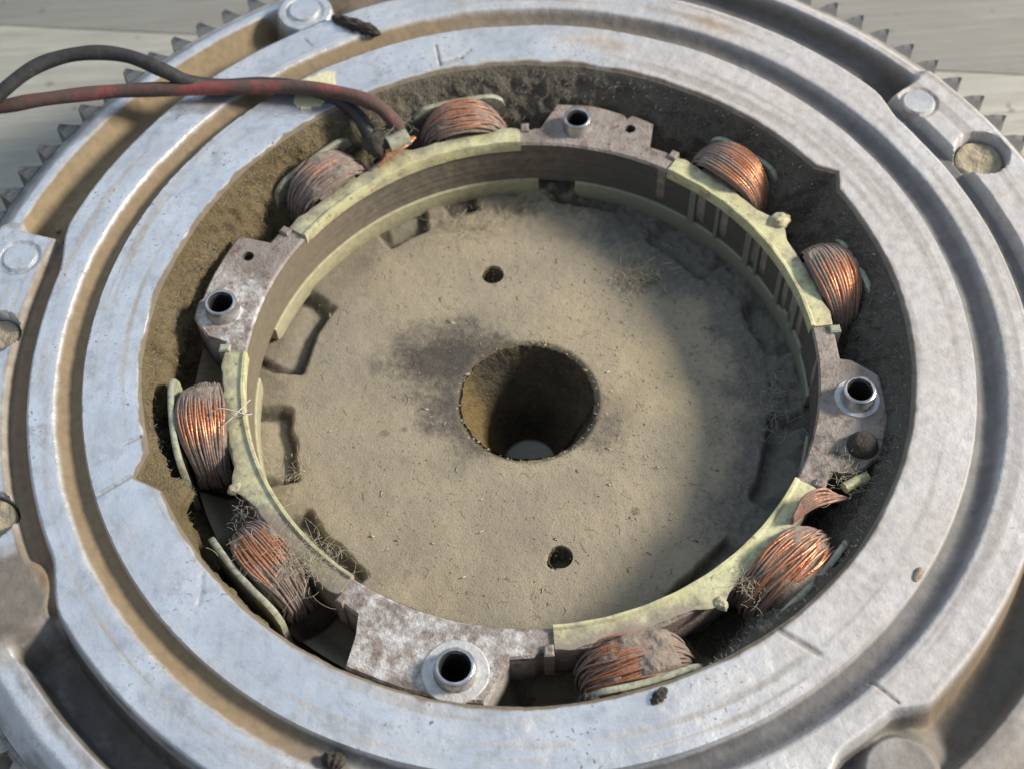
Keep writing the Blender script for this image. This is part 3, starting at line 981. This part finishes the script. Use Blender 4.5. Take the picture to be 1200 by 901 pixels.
# ---- bobbins (one per pair of coils) and their lower flanges
def soft_box(mb, c, half_t, r0, r1, z0, z1, bev=0.006):
    """box standing at angle c, tangential half width half_t, chamfered top"""
    a = math.radians(c)
    er, et = Vector((math.cos(a), math.sin(a), 0)), Vector((-math.sin(a), math.cos(a), 0))
    o = Vector((SX, SY, 0))
    def q(r, t, z): return o + er * r + et * t + Vector((0, 0, z))
    v = []
    for dr, z in ((0, z0), (0, z1 - bev), (bev, z1)):
        v += [q(r0 + dr, -half_t + dr, z), q(r1 - dr, -half_t + dr, z), q(r1 - dr, half_t - dr, z), q(r0 + dr, half_t - dr, z)]
    f = [(3, 2, 1, 0), (8, 9, 10, 11)]
    for L in (0, 4):
        for k in range(4):
            k2 = (k + 1) % 4
            f.append((L + k, L + k2, L + 4 + k2, L + 4 + k))
    mb.add(v, f)

def plate(mb, c, half_t, r0, r1, z0, z1, cr=0.035, sag=0.0, tilt=0.0):
    """upright flange plate with rounded top corners, curved with the ring"""
    n = 20
    v, f = [], []
    for i in range(n + 1):
        t = lerp(-half_t, half_t, i / n)
        e = half_t - abs(t)
        top = z1 - (cr - math.sqrt(max(cr*cr - max(cr - e, 0)**2, 0))) + tilt * t
        a = math.radians(c) + t / r0
        for r, z in ((r0, z0), (r0, top - 0.003), (r0 + 0.004, top), (r1 - 0.004, top), (r1, top - 0.003), (r1, z0)):
            v.append((SX + r * math.cos(a), SY + r * math.sin(a), z))
    for i in range(n):
        for k in range(6):
            k2 = (k + 1) % 6
            f.append((i*6 + k, (i+1)*6 + k, (i+1)*6 + k2, i*6 + k2))
    f.append(tuple(range(6))); f.append(tuple(n*6 + k for k in range(5, -1, -1)))
    mb.add(v, f)

def blob(mb, cen, lr, lt, lz, c, seed, n1=18, n2=12, amp=0.5):
    a = math.radians(c)
    vs, fs = [], []
    for i in range(n2 + 1):
        ph = PI * i / n2
        for k in range(n1):
            q = 2 * PI * k / n1
            u_ = (math.sin(ph) * math.cos(q), math.sin(ph) * math.sin(q), math.cos(ph))
            g = 1 + amp * (float(fbm(u_[0] * 1.5 + seed, u_[1] * 1.5, u_[2] * 1.5, 1.6, 3)) - 0.5)
            x, y, z = u_[0] * lr * g, u_[1] * lt * g, u_[2] * lz * g
            vs.append((cen[0] + x * math.cos(a) - y * math.sin(a), cen[1] + x * math.sin(a) + y * math.cos(a), cen[2] + z))
    for i in range(n2):
        for k in range(n1):
            fs.append((i*n1 + k, (i+1)*n1 + k, (i+1)*n1 + (k+1) % n1, i*n1 + (k+1) % n1))
    mb.add(vs, fs)

for sc in SEGS:
    mb = MB()
    def edge(t, r, z, sc=sc):
        d = float(adiff(t, sc))
        if r > 0.80:
            e = 0.030 * math.exp(-(d / 3.2) ** 2)                     # widens between the two coils
            r += e + 0.010 * math.exp(-((abs(d) - SEG_HALF[sc] + 2.5) / 3.0) ** 2) + 0.0012 * math.sin(d * 1.9)
        z += 0.0012 * math.sin(d * 0.9 + sc) if z > ZT else 0
        return r, z
    mb.arc(sc - SEG_HALF[sc], sc + SEG_HALF[sc], [(0.7630, -0.118), (0.7625, -0.084), (0.765, -0.0785), (0.772, -0.0785), (0.778, -0.085), (0.812, -0.086), (0.818, -0.088), (0.818, -0.091)],
           (SX, SY), 90, edge)
    # melted-looking lump between the coils
    kb = 1.0 if sc == 30 else 0.62
    blob(mb, SP(sc + 0.3, 0.840 + 0.006 * kb, -0.090), 0.032 * kb, 0.024 * kb, 0.021 * kb, sc, sc * 0.1, amp=0.8)
    va = np.array(mb.v)
    tha = np.degrees(np.arctan2(va[:, 1] - SY, va[:, 0] - SX)); rra = np.hypot(va[:, 0] - SX, va[:, 1] - SY)
    da_ = 0.42 * sst(rra, 0.776, 0.80) + 0.08
    da_ = np.maximum(da_, 0.90 * ival(tha, -149, -124, 4) * sst(rra, 0.760, 0.785) + 0.0)
    da_ = np.maximum(da_, 0.80 * ival(tha, -92, -62, 4) * sst(rra, 0.766, 0.79))
    da_ = np.maximum(da_, 0.60 * ival(tha, 104, 150, 4) * sst(rra, 0.768, 0.79))
    mb.a = [(0.30, 0.255, 0.20, float(q)) for q in da_]
    bob = mb.build("bobbin", NYLON, stat, sharp=40)
    for s_ in [COIL_AT[q] - sc for q in SEG_COILS[sc]]:
        mb2 = MB()
        soft_box(mb2, sc + s_, 0.072, 0.812, 0.930, -0.285, -0.110, 0.02)
        mb2.build("bobbin_hub", PALE, bob, sharp=40)
        mb3 = MB()
        plate(mb3, sc + s_, 0.150 if sc != 30 else 0.13, 0.945, 0.961, -0.29, -0.072 if sc in (30, 116.5) else -0.058, 0.06, tilt=random.uniform(-0.08, 0.08))
        mb3.build("outer_flange", PALE, bob, sharp=40)
    for e_ in (-1, 1):                                    # little end clips against the ears
        mb4 = MB()
        soft_box(mb4, sc + e_ * (SEG_HALF[sc] + 1.0), 0.012, 0.812, 0.842, -0.20, -0.082, 0.004)
        mb4.build("end_clip", PALE if (sc, e_) in ((-156, -1), (30, -1)) else RUST, bob, sharp=30)
for a0, a1 in ((85.5, 161.0), (-4.5, 77.0), (-95, -14), (173.5, 256)):
    mb = MB()
    def edge(t, r, z, a0=a0, a1=a1):
        e = min(t - a0, a1 - t)
        if z < -0.28: z += 0.020 * (1 - min(1, max(0, e) / 2.0)) ** 2
        if z > -0.26 and a0 == -4.5:
            z += 0.022 * (float(ival(t, 6, 11.5, 0.5)) + float(ival(t, 14.5, 17, 0.4)))
        return r, z
    mb.arc(a0, a1, [(0.763, -0.246), (0.759, -0.250), (0.759, -0.312), (0.762, -0.317), (0.80, -0.317), (0.80, -0.246)], (SX, SY), 150, edge)
    o = mb.build("lower_flange", LOWF, stat, sharp=40)
    me = o.data
    at = me.attributes["dirt"]
    co = np.empty(len(me.vertices) * 3); me.vertices.foreach_get("co", co); co = co.reshape(-1, 3)
    th = np.degrees(np.arctan2(co[:, 1], co[:, 0]))
    ca = np.zeros((len(co), 4)); ca[:, :3] = (0.24, 0.25, 0.20)
    ca[:, 3] = 0.85 * ival(th, -40, 72, 10)
    at.data.foreach_set("color", ca.astype(np.float32).ravel())
# thin ribs of the bobbin seen on the inner wall, upper right
for a0, w in ((48.5, 0.010), (41.6, 0.006), (32, 0.012), (28.6, 0.005), (20, 0.010), (12.2, 0.010)):
    mb = MB()
    soft_box(mb, a0, w, 0.7575, 0.768, -0.25, -0.115, 0.002)
    mb.a = [(0.17, 0.17, 0.155, 0.85)] * len(mb.v)
    mb.build("wall_rib", LOWF, stat, sharp=30)

# ---- coils
coil_style = {  # pole angle: (bare centre in -1..1, bare width, amount, mess, half width, radial span, top lift)
    42:   (-0.45, 0.75, 0.92, 0.5, 0.138, (0.818, 0.942), 0.006),
    12:   (-0.35, 0.60, 0.85, 0.6, 0.138, (0.818, 0.942), 0.002),
    -48:  (-0.10, 0.85, 0.90, 2.2, 0.150, (0.815, 0.945), 0.006),
    -78:  (-0.35, 0.50, 0.95, 1.8, 0.150, (0.820, 0.945), -0.014),
    -138: (-0.05, 0.55, 0.85, 0.9, 0.145, (0.815, 0.932), 0.004),
    -168: (0.25, 0.45, 0.95, 0.8, 0.148, (0.812, 0.940), 0.004),
    132:  (0.05, 0.60, 0.48, 1.4, 0.138, (0.815, 0.940), 0.004),
    102:  (0.00, 0.90, 0.72, 1.5, 0.140, (0.812, 0.940), 0.004),
}
for c in COILS:
    bc, bw, ba, mess, hw, (r0, r1), lift = coil_style[c]
    a = math.radians(COIL_AT[c])
    er, et, ez = Vector((math.cos(a), math.sin(a), 0)), Vector((-math.sin(a), math.cos(a), 0)), Vector((0, 0, 1))
    o = Vector((SX, SY, 0))
    rnd = random.Random(c + 500)
    mb = MB()
    wr = 0.0036 if c not in (42, 12) else 0.0047
    for layer in (0, 1, 2):
        N = int((r1 - r0) / (wr * 2.02)) - (layer % 2)
        for i in range(N):
            rr = r0 + wr + (i + 0.5 * (layer % 2)) * wr * 2.03
            u = i / max(1, N - 1)
            bul = 0.006 * math.sin(PI * u)                        # winding is thicker in its middle
            H = 0.117 + bul * 1.6 - layer * wr * 1.7 + rnd.uniform(-1, 1) * 0.0018 * mess
            W = hw - 0.016 + bul - layer * wr * 1.7 + rnd.uniform(-1, 1) * 0.0024 * mess
            sk = rnd.uniform(-1, 1) * 0.006 * mess + (0.010 if mess > 1 else 0.003)
            ph = rnd.uniform(0, 6.3); wav = 0.0014 * mess
            path, att = [], []
            M_ = 52
            for k in range(M_):
                q = 2 * PI * k / M_
                cs, sn_ = math.cos(q), math.sin(q)
                ex = 2 / 2.25
                t = W * math.copysign(abs(cs) ** ex, cs)
                z = H * math.copysign(abs(sn_) ** ex, sn_)
                if z > 0: z += 0.006 * (1 - (t / W) ** 2)
                dr = -(u - 0.45) * (r1 - r0) * 0.42 * (t / W) ** 2 * (1 if z > 0 else 0.6) + sk * t / W + wav * math.sin(3 * q + ph) + wav * math.sin(5 * q + ph * 2)
                path.append(o + er * (rr + dr) + et * t + ez * (-0.178 + z + lift))
                b = ba * math.exp(-((t / W - bc) / bw) ** 2) * (0.55 + 0.9 * rnd.random() * (0.5 + u))
                if z < 0: b *= 0.3
                att.append((1, 1, 1, max(0, min(1, b))))
            # dust streak differs from wire to wire
            s_ = rnd.uniform(0.6, 1.25)
            att = [(1, 1, 1, min(1, q[3] * s_)) for q in att]
            sm = []
            for k in range(M_):
                sm.append((1, 1, 1, (att[k-1][3] + att[k][3] + att[(k+1) % M_][3]) / 3))
            mb.loop(path, wr, 6, sm)
    mb.build("coil", COPPER, stat, sharp=None)

# dust caked on the windings: a lumpy sheet that the wires break through
for c, cover, lo in ((-78, 0.0055, 0.45), (-138, 0.005, 0.56), (132, 0.005, 0.53), (-168, 0.004, 0.60), (102, 0.004, 0.60), (-48, 0.004, 0.59), (12, 0.004, 0.58), (42, 0.004, 0.62)):
    bc, bw, ba, mess, hw, (r0, r1), lift = coil_style[c]
    a = math.radians(COIL_AT[c])
    nt_, nr_ = 90, 44
    tq = np.linspace(-0.90, 0.90, nt_); uq = np.linspace(-0.02, 1.04, nr_)
    TQ, UQ = np.meshgrid(tq, uq)
    W = hw - 0.016
    tv_ = W * np.sign(TQ) * np.minimum(np.abs(TQ), 1.0)
    zc = 0.121 * np.clip(1 - np.abs(TQ) ** 2.25, 0, 1) ** (1 / 2.25) + 0.006 * (1 - TQ ** 2) + 0.008 * np.sin(PI * np.clip(UQ, 0, 1))
    rq = r0 + UQ * (r1 - r0) - (UQ - 0.45) * (r1 - r0) * 0.42 * np.clip(np.abs(TQ), 0, 1) ** 2
    x = SX + rq * math.cos(a) - tv_ * math.sin(a); y = SY + rq * math.sin(a) + tv_ * math.cos(a)
    nn = fbm(x, y, c * 0.37, 20, 5)
    bare_ = ba * np.exp(-((TQ - bc) / (bw * 1.1)) ** 2)
    z = -0.178 + lift + zc + 0.0035 + cover * 7 * (nn - lo) - 0.012 * bare_ - 0.03 * sst(np.abs(UQ - 0.5), 0.44, 0.54)
    zmin = -0.178 + lift + zc - 0.014
    enddrop = 0.040 * sst(np.abs(TQ) + 0.30 * (nn - 0.5), 0.68, 0.88)
    z = np.maximum(z, zmin) - enddrop
    mk("dust_crust", np.stack([x, y, z], -1).reshape(-1, 3), grid_faces(nr_, nt_, False), CRUST, stat, True, None)
# copper strands crossing from ear to the lower right coil
mb = MB()
for k in range(7):
    z = -0.075 + 0.004 * k
    pts_ = [SP(-30.0 - 0.3*k, 0.905 - 0.004*k, z - 0.03), SP(-32.5 + 0.4 * math.sin(k * 2.1), 0.880 - 0.006*k, z + 0.004 * math.sin(k * 1.3)), SP(-36, 0.842 - 0.005*k, z + 0.012), SP(-40, 0.815, z - 0.01)]
    pp = spline(pts_, 6)
    mb.tube(pp, 0.0042, 6, True, [(1, 1, 1, 0.45)] * len(pp))
mb.build("crossover_wire", COPPER, stat, sharp=None)
mb = MB()
for k in range(4):
    pp = spline([SP(121 - k, 0.800 + 0.004*k, -0.070), SP(117.5, 0.806 + 0.007*k, -0.058 + 0.003*k), SP(113.5, 0.815 + 0.008*k, -0.052), SP(111, 0.84, -0.06)], 6)
    mb.tube(pp, 0.0055, 6, True, [(1, 1, 1, 0.85)] * len(pp))
mb.build("crossover_wire", COPPER, stat, sharp=None)

# ---- hollow bushings on the ears
for th, rr, h, rad, wsh in ((165.9, 0.862, 0.046, 0.0445, 0.0), (77.6, 0.842, 0.042, 0.0415, 0.0), (-11.3, 0.866, 0.046, 0.0430, 0.060), (-104.0, 0.894, 0.040, 0.0500, 0.080)):
    cx, cy, _ = SP(th, rr, 0)
    mb = MB()
    ri = rad * 0.74
    mb.lathe([(rad * 1.06, -0.004), (rad * 1.06, 0.005), (rad, 0.010), (rad, h - 0.008), (rad * 0.96, h - 0.002), (rad * 0.88, h),
              (ri * 1.06, h - 0.001), (ri, h - 0.006), (ri, -0.20), (rad * 0.9, -0.20), (rad * 0.9, -0.004)], (cx, cy, ZT), 48)
    b = mb.build("bushing", BUSH, stat, sharp=35, origin=(cx, cy, ZT))
    mb = MB()
    mb.lathe([(ri * 0.985, h - 0.014), (ri * 0.985, -0.205), (0.001, -0.205)], (cx, cy, ZT), 32, False)
    mb.build("bushing_shade_liner", BORE_SHADE, b, sharp=None, origin=(cx, cy, ZT))  # added liner, its black colour stands for the shade deep in the tube
    if wsh:
        mb = MB()
        mb.lathe([(rad * 1.02, 0.001), (rad * 1.02, 0.004), (wsh * 0.96, 0.004), (wsh, 0.001), (wsh, -0.004), (rad * 1.02, -0.004)], (cx, cy, ZT), 48)
        v = np.array(mb.v); v[:, 2] += 0.002 * (fbm(v[:, 0], v[:, 1], 3, 40, 3) - 0.5)
        dv = v[:, :2] - np.array((cx, cy)); rr_ = np.hypot(dv[:, 0], dv[:, 1])
        k = np.where(rr_ > rad * 1.2, 1 + 0.10 * (fbm(v[:, 0], v[:, 1], 9, 18, 3) - 0.5), 1)
        v[:, :2] = np.array((cx, cy)) + dv * k[:, None]
        mk("washer", v, mb.f, WASHER, b, True, 40, origin=(cx, cy, ZT))
# the lump of a screw on the right ear
cx, cy, _ = SP(-20.4, 0.897, 0)
mb = MB()
mb.lathe([(0.001, 0.042), (0.016, 0.041), (0.028, 0.034), (0.036, 0.018), (0.040, 0.0), (0.044, -0.02)], (cx, cy, ZT), 30, False)
v = np.array(mb.v)
v += 0.014 * np.stack([fbm(v[:, 0], v[:, 1], v[:, 2], 22, 3) - 0.5, fbm(v[:, 1], v[:, 2], v[:, 0], 22, 3) - 0.5, fbm(v[:, 2], v[:, 0], v[:, 1], 22, 3) - 0.5], -1)
mk("screw_head", v, mb.f, DIRT, stat, True, None, origin=(cx, cy, ZT))
mb = MB()                                                # short sleeve end below that screw
mb.tube([SP(-25.5, 0.925, -0.10), SP(-27.5, 0.905, -0.085), SP(-29.5, 0.885, -0.082)], 0.014, 10)
mb.build("sleeve", NYLON, stat, sharp=40)

# ---- lead wires
red_path = [(-2.35, 0.62, -0.50), (-2.15, 0.75, -0.25), (-1.90, 0.85, -0.02), (-1.66, 0.880, 0.035), (-1.503, 0.885, 0.040), (-1.400, 0.898, 0.046), (-1.256, 0.918, 0.042), (-1.130, 0.926, 0.040),
            (-0.953, 0.921, 0.040), (-0.752, 0.914, 0.040), (-0.625, 0.902, 0.042), (-0.499, 0.868, 0.045), (-0.402, 0.832, 0.030), (-0.352, 0.806, -0.015), (-0.335, 0.788, -0.055)]
mb = MB()
pp = spline(red_path, 12)
mb.tube(pp, [0.0212 + 0.0010 * math.sin(i * 0.37) for i in range(len(pp))], 16)
mb.build("red_wire", REDW, stat, sharp=60)["label"] = "grimy red insulated lead wire"
blk_path = [(-2.30, 0.45, -0.55), (-2.05, 0.58, -0.30), (-1.80, 0.72, -0.04), (-1.60, 0.815, 0.035), (-1.515, 0.875, 0.075), (-1.410, 0.952, 0.110), (-1.320, 0.994, 0.118), (-1.218, 1.006, 0.120),
            (-1.118, 0.994, 0.110), (-1.022, 0.958, 0.085), (-0.950, 0.938, 0.052), (-0.87, 0.945, 0.022), (-0.75, 0.945, 0.020), (-0.62, 0.925, 0.018), (-0.52, 0.885, 0.012), (-0.455, 0.835, -0.02), (-0.420, 0.775, -0.055), (-0.405, 0.745, -0.062)]
mb = MB()
pp = spline(blk_path, 12)
mb.tube(pp, [0.0215 + 0.0009 * math.sin(i * 0.31) for i in range(len(pp))], 16)
mb.build("black_wire", BLKW, stat, sharp=60)["label"] = "dull black insulated lead wire"
mb = MB()                                                # solder joints with lint
for cen, rad in ((SP(118.5, 0.862, -0.050), 0.042), (SP(114.5, 0.872, -0.050), 0.036)):
    vs, fs = [], []
    n1, n2 = 20, 12
    for i in range(n2 + 1):
        ph = PI * i / n2
        for k in range(n1):
            a = 2 * PI * k / n1
            p_ = Vector((math.sin(ph) * math.cos(a), math.sin(ph) * math.sin(a), math.cos(ph)))
            rr_ = rad * (1 + 0.7 * (float(fbm(p_.x * 2 + cen[0]*9, p_.y * 2, p_.z * 2, 1.6, 3)) - 0.5))
            vs.append((cen[0] + p_.x * rr_, cen[1] + p_.y * rr_, cen[2] + p_.z * rr_ * 0.8))
    for i in range(n2):
        for k in range(n1):
            fs.append((i*n1 + k, (i+1)*n1 + k, (i+1)*n1 + (k+1) % n1, i*n1 + (k+1) % n1))
    mb.add(vs, fs)
mb.build("solder_joint", DIRT, stat, sharp=None)
mb = MB()
mb.tube([SP(117.0, 0.835, -0.045), SP(112.6, 0.838, -0.043)], 0.026, 14)
mb.build("sleeve", PALE, stat, sharp=40)

# ================================================================== LOOSE DIRT, STRAW, LINT
def fibres(name, cen, n, spread, length, rad, mat, up=0.3, flat=0.4, seed=1, kind=None):
    rnd = random.Random(seed)
    mb = MB()
    for i in range(n):
        x, y, z = [rnd.gauss(0, 1) * s_ for s_ in spread]
        p = Vector((cen[0] + x, cen[1] + y, cen[2] + abs(z)))
        d = Vector((rnd.gauss(0, 1), rnd.gauss(0, 1), rnd.gauss(0, 1) * flat + up * 0.5)).normalized()
        L = length * rnd.uniform(0.4, 1.3)
        cv = Vector((rnd.gauss(0, 1), rnd.gauss(0, 1), rnd.gauss(0, 1) * flat)) * 1.5
        pts_ = []
        for k in range(6):
            pts_.append(p.copy())
            d = (d + cv * 0.2).normalized()
            p = p + d * L / 5
            p.z = max(p.z, cen[2] - 0.004)
        mb.tube(pts_, rad * rnd.uniform(0.6, 1.4), 4, False)
    return mb.build(name, mat, None, sharp=None, origin=cen)

# tufts one can point at
tag(fibres("straw_tuft", (0.345, 0.40, FZ + 0.004), 260, (0.036, 0.020, 0.010), 0.030, 0.0007, STRAW, 0.3, 0.4, 3),
    "small pale straw tuft at the shadow edge on the bore floor", "straw tuft")
tag(fibres("straw_tuft", (-0.545, -0.585, -0.060), 170, (0.045, 0.035, 0.010), 0.055, 0.0004, STRAW, 0.3, 0.35, 4),
    "wispy straw tuft caught beside the lower left coil and white-crusted ear", "straw tuft")
tag(fibres("straw_tuft", (-0.15, 0.63, FZ + 0.01), 110, (0.06, 0.025, 0.012), 0.05, 0.0005, STRAW, 0.5, 0.5, 5),
    "straw wisps on the bore floor under the top edge of the stator", "straw tuft")
tag(fibres("straw_tuft", (-0.655, -0.215, FZ + 0.01), 45, (0.03, 0.035, 0.02), 0.045, 0.0005, STRAW, 0.6, 0.5, 6),
    "thin straw wisps in the floor recess at the left of the bore", "straw tuft")
tag(fibres("lint_tuft", (0.66, -0.055, FZ + 0.012), 140, (0.035, 0.06, 0.015), 0.045, 0.0006, LINT, 0.4, 0.5, 7),
    "grey lint wisps on the shaded floor beside the right ear", "lint tuft")
tag(fibres("lint_tuft", (0.80, -0.42, -0.080), 80, (0.03, 0.03, 0.010), 0.028, 0.0004, STRAW, 0.3, 0.4, 8),
    "tan lint caught on top of the messy lower right coil", "lint tuft")
tag(fibres("lint_tuft", (0.50, -0.70, -0.085), 60, (0.020, 0.025, 0.012), 0.03, 0.0005, STRAW, 0.2, 0.4, 9),
    "dusty lint between the bottom coil and the messy lower right coil", "lint tuft")
tag(fibres("lint_tuft", (-0.36, 0.80, -0.045), 80, (0.035, 0.025, 0.015), 0.03, 0.0005, LINT, 0.4, 0.5, 10),
    "grey lint wrapped round the red and black wire joints", "lint tuft")
tag(fibres("lint_tuft", (-0.72, -0.44, -0.10), 60, (0.02, 0.035, 0.015), 0.03, 0.0005, LINT, 0.3, 0.5, 12),
    "dark lint in the gap between the two left coils", "lint tuft")
tag(fibres("lint_tuft", (-0.66, -0.555, -0.055), 120, (0.05, 0.035, 0.006), 0.035, 0.0004, STRAW, 0.15, 0.3, 13),
    "fine straw lint lying over the lower left coil", "lint tuft")

# clear thread loop at the left coil
mb = MB()
pts_ = [SP(-169, 0.80 + 0.055 * math.cos(q), -0.055 + 0.03 * math.sin(q) + 0.006 * math.sin(2*q)) for q in np.linspace(0, 2 * PI, 40)]
pts_ = [(p_[0], p_[1] + 0.012 * math.sin(i * 0.3), p_[2]) for i, p_ in enumerate(pts_)]
mb.tube(pts_, 0.0018, 6)
pp = spline([(0.0 + SP(-172, 0.745, 0)[0], SP(-172, 0.745, 0)[1], -0.055), SP(-168, 0.80, -0.045), SP(-167, 0.83, -0.05)], 8)
mb.tube(pp, 0.0016, 6)
tag(mb.build("thread", THREADC, None, sharp=None, origin=pts_[0]), "thin clear loop of thread on the left coil's yellow bobbin", "thread")

# clumps of dirt lying on the casting
def clump(name, p0, p1, w, h, mat, label, seed, cat="dirt clump"):
    a, b = Vector(p0), Vector(p1)
    d = (b - a); L = d.length; d.normalize()
    s_ = Vector((-d.y, d.x, 0))
    n1, n2 = 30, 26
    vs, fs = [], []
    for i in range(n2 + 1):
        ph = PI * i / n2
        for k in range(n1):
            q = 2 * PI * k / n1
            u_ = (math.cos(ph), math.sin(ph) * math.cos(q), math.sin(ph) * math.sin(q))
            g = 1 + 1.9 * (float(fbm(u_[0] * 3 + seed, u_[1] * 2, u_[2] * 2, 2.1, 4)) - 0.5)
            vs.append(a + d * (L / 2 + u_[0] * L / 2) + s_ * (u_[1] * w * g) + Vector((0, 0, u_[2] * h * g)))
    for i in range(n2):
        for k in range(n1):
            fs.append((i*n1 + k, i*n1 + (k+1) % n1, (i+1)*n1 + (k+1) % n1, (i+1)*n1 + k))
    o = mk(name, [tuple(v_) for v_ in vs], fs, mat, None, True, None, origin=tuple((a + b) / 2))
    return tag(o, label, cat)
clump("dirt_clump", P(113.8, 1.345, 0.004), P(108.8, 1.205, 0.008), 0.018, 0.020, DIRT, "long dark fuzzy dirt roll lying across the rim near the top boss", 1.0)
clump("dirt_clump", P(-74.2, 1.010, 0.003), P(-76.8, 1.035, 0.003), 0.012, 0.010, DIRT, "small black dirt clump on the bore lip below the bottom coil", 2.0)
clump("dirt_clump", P(-112.2, 1.195, -0.010), P(-115.0, 1.200, -0.010), 0.018, 0.014, DIRT, "black dirt clump in the groove near the bottom edge", 3.0)
clump("dirt_clump", P(-38.0, 1.146, 0.003), P(-40.0, 1.152, 0.001), 0.009, 0.003, PEBBLE, "small brown dirt crumb beside the groove at the lower right", 4.0)
clump("dirt_clump", P(-82.8, 0.99, -0.03), P(-86.0, 0.985, -0.035), 0.018, 0.016, DIRT, "dark dirt clump wedged against the bottom coil's left end", 5.0)
for i, (th, rr, sz, lab) in enumerate(((160.2, 1.437, 0.012, "largest tan pebble in the end of the upper left pocket"),
                                       (159.8, 1.408, 0.011, "tan pebble at the foot of the upper left pocket wall"),
                                       (158.6, 1.425, 0.008, "smallest tan pebble in the upper left pocket"))):
    p_ = P(th, rr, -0.115 + 0.004)
    zt = float(height(np.array([[rr]]), np.array([[th]]))[0, 0])
    clump("pebble", (p_[0] - sz, p_[1], zt + sz * 0.5), (p_[0] + sz, p_[1] + sz * 0.3, zt + sz * 0.5), sz * 0.9, sz * 0.8, PEBBLE, lab, 7.0 + i, "pebble")

# sawdust grains on the bore floor, fibres and crumbs in the gap
def grains(name, n, sampler, size, mat, label, seed, aspect=2.2):
    rnd = np.random.default_rng(seed)
    pos = sampler(rnd, n)
    n = len(pos)
    base = np.array([(1, 1, 1), (1, -1, -1), (-1, 1, -1), (-1, -1, 1)], float)
    fc_ = np.array([(0, 1, 2), (0, 3, 1), (0, 2, 3), (1, 3, 2)])
    sz = size * rnd.lognormal(0, 0.45, n)
    yaw = rnd.uniform(0, 2 * PI, n)
    st = np.stack([rnd.uniform(0.8, aspect, n), np.full(n, 0.55), np.full(n, 0.4)], -1)
    v = base[None] * (sz[:, None, None] * st[:, None, :])
    c, s_ = np.cos(yaw)[:, None], np.sin(yaw)[:, None]
    x = v[..., 0] * c - v[..., 1] * s_
    y = v[..., 0] * s_ + v[..., 1] * c
    v = np.stack([x, y, v[..., 2]], -1) + pos[:, None, :]
    f = (fc_[None] + 4 * np.arange(n)[:, None, None]).reshape(-1, 3)
    o = mk(name, v.reshape(-1, 3), f, mat, None, False)
    return tag(o, label, "dust", None, "stuff")
def on_floor(rnd, n):
    r = np.sqrt(rnd.uniform(0.19 ** 2, 0.70 ** 2, n)); a = rnd.uniform(0, 2 * PI, n)
    return np.stack([r * np.cos(a), r * np.sin(a), np.full(n, FZ + 0.0016)], -1)
def on_floor_right(rnd, n):
    r = np.sqrt(rnd.uniform(0.2 ** 2, 0.62 ** 2, n)); a = np.radians(rnd.normal(15, 40, n))
    return np.stack([r * np.cos(a), r * np.sin(a), np.full(n, FZ + 0.0018)], -1)
def on_hub_edge(rnd, n):
    a = rnd.uniform(0, 2 * PI, n); r = 0.19 + np.abs(rnd.normal(0, 0.02, n))
    return np.stack([r * np.cos(a), r * np.sin(a), np.full(n, FZ - 0.002)], -1)
grains("sawdust_grains", 2600, on_floor, 0.0009, TAN, "fine tan sawdust grains scattered over the bore floor", 21)
grains("sawdust_flakes", 170, on_floor, 0.0016, SPECK, "pale sawdust flakes scattered over the bore floor", 22, 4.0)
grains("chaff", 500, on_floor_right, 0.0009, STRAW, "tan chaff strewn over the sunlit half of the bore floor", 23, 4.0)
grains("grit", 420, on_hub_edge, 0.0016, TAN, "loose tan grit round the edge of the hub hole", 24, 2.0)

def wall_point(th, z):
    i = int(round((th % 360) / 360.0 * NT2)) % NT2
    j = int(np.argmin(np.abs(zs - z)))
    return Vector((Xw[j, i], Yw[j, i], ZW[j, i]))
rnd = random.Random(31)
mb = MB()
for i in range(5200):
    th = rnd.uniform(-70, 125) if i % 4 else rnd.uniform(125, 205)
    p = wall_point(th, -0.02 - 0.26 * rnd.random() ** 1.2)
    a = math.radians(th)
    inw = Vector((-math.cos(a), -math.sin(a), 0))
    d = (inw * 0.6 + Vector((rnd.gauss(0, 1), rnd.gauss(0, 1), rnd.gauss(0, 1))) * 0.8).normalized()
    L = rnd.uniform(0.006, 0.020)
    q1 = p + d * L * 0.5
    d2 = (d + Vector((rnd.gauss(0, 1), rnd.gauss(0, 1), rnd.gauss(0, 1))) * 0.5).normalized()
    mb.tube([p, q1, q1 + d2 * L * 0.5], 0.0007, 3, False)
tag(mb.build("lint_fibres", LINT, None, sharp=None), "short grey lint fibres matted on the bore wall", "lint", None, "stuff")
rnd = random.Random(33)
mb = MB()
for i in range(160):
    r = math.sqrt(rnd.uniform(0.2 ** 2, 0.69 ** 2)); a = rnd.uniform(0, 2 * PI)
    p = Vector((r * math.cos(a), r * math.sin(a), FZ + 0.003))
    q = rnd.uniform(0, 2 * PI); L = rnd.uniform(0.010, 0.035)
    d = Vector((math.cos(q), math.sin(q), 0)); e = Vector((-d.y, d.x, 0.15)) * rnd.uniform(-0.35, 0.35)
    mb.tube([p, p + d * L * 0.5 + e * L, p + d * L], 0.0006, 3, False)
tag(mb.build("fine_hairs", STRAW, None, sharp=None), "fine dry grass fibres strewn over the bore floor", "fibres", None, "stuff")
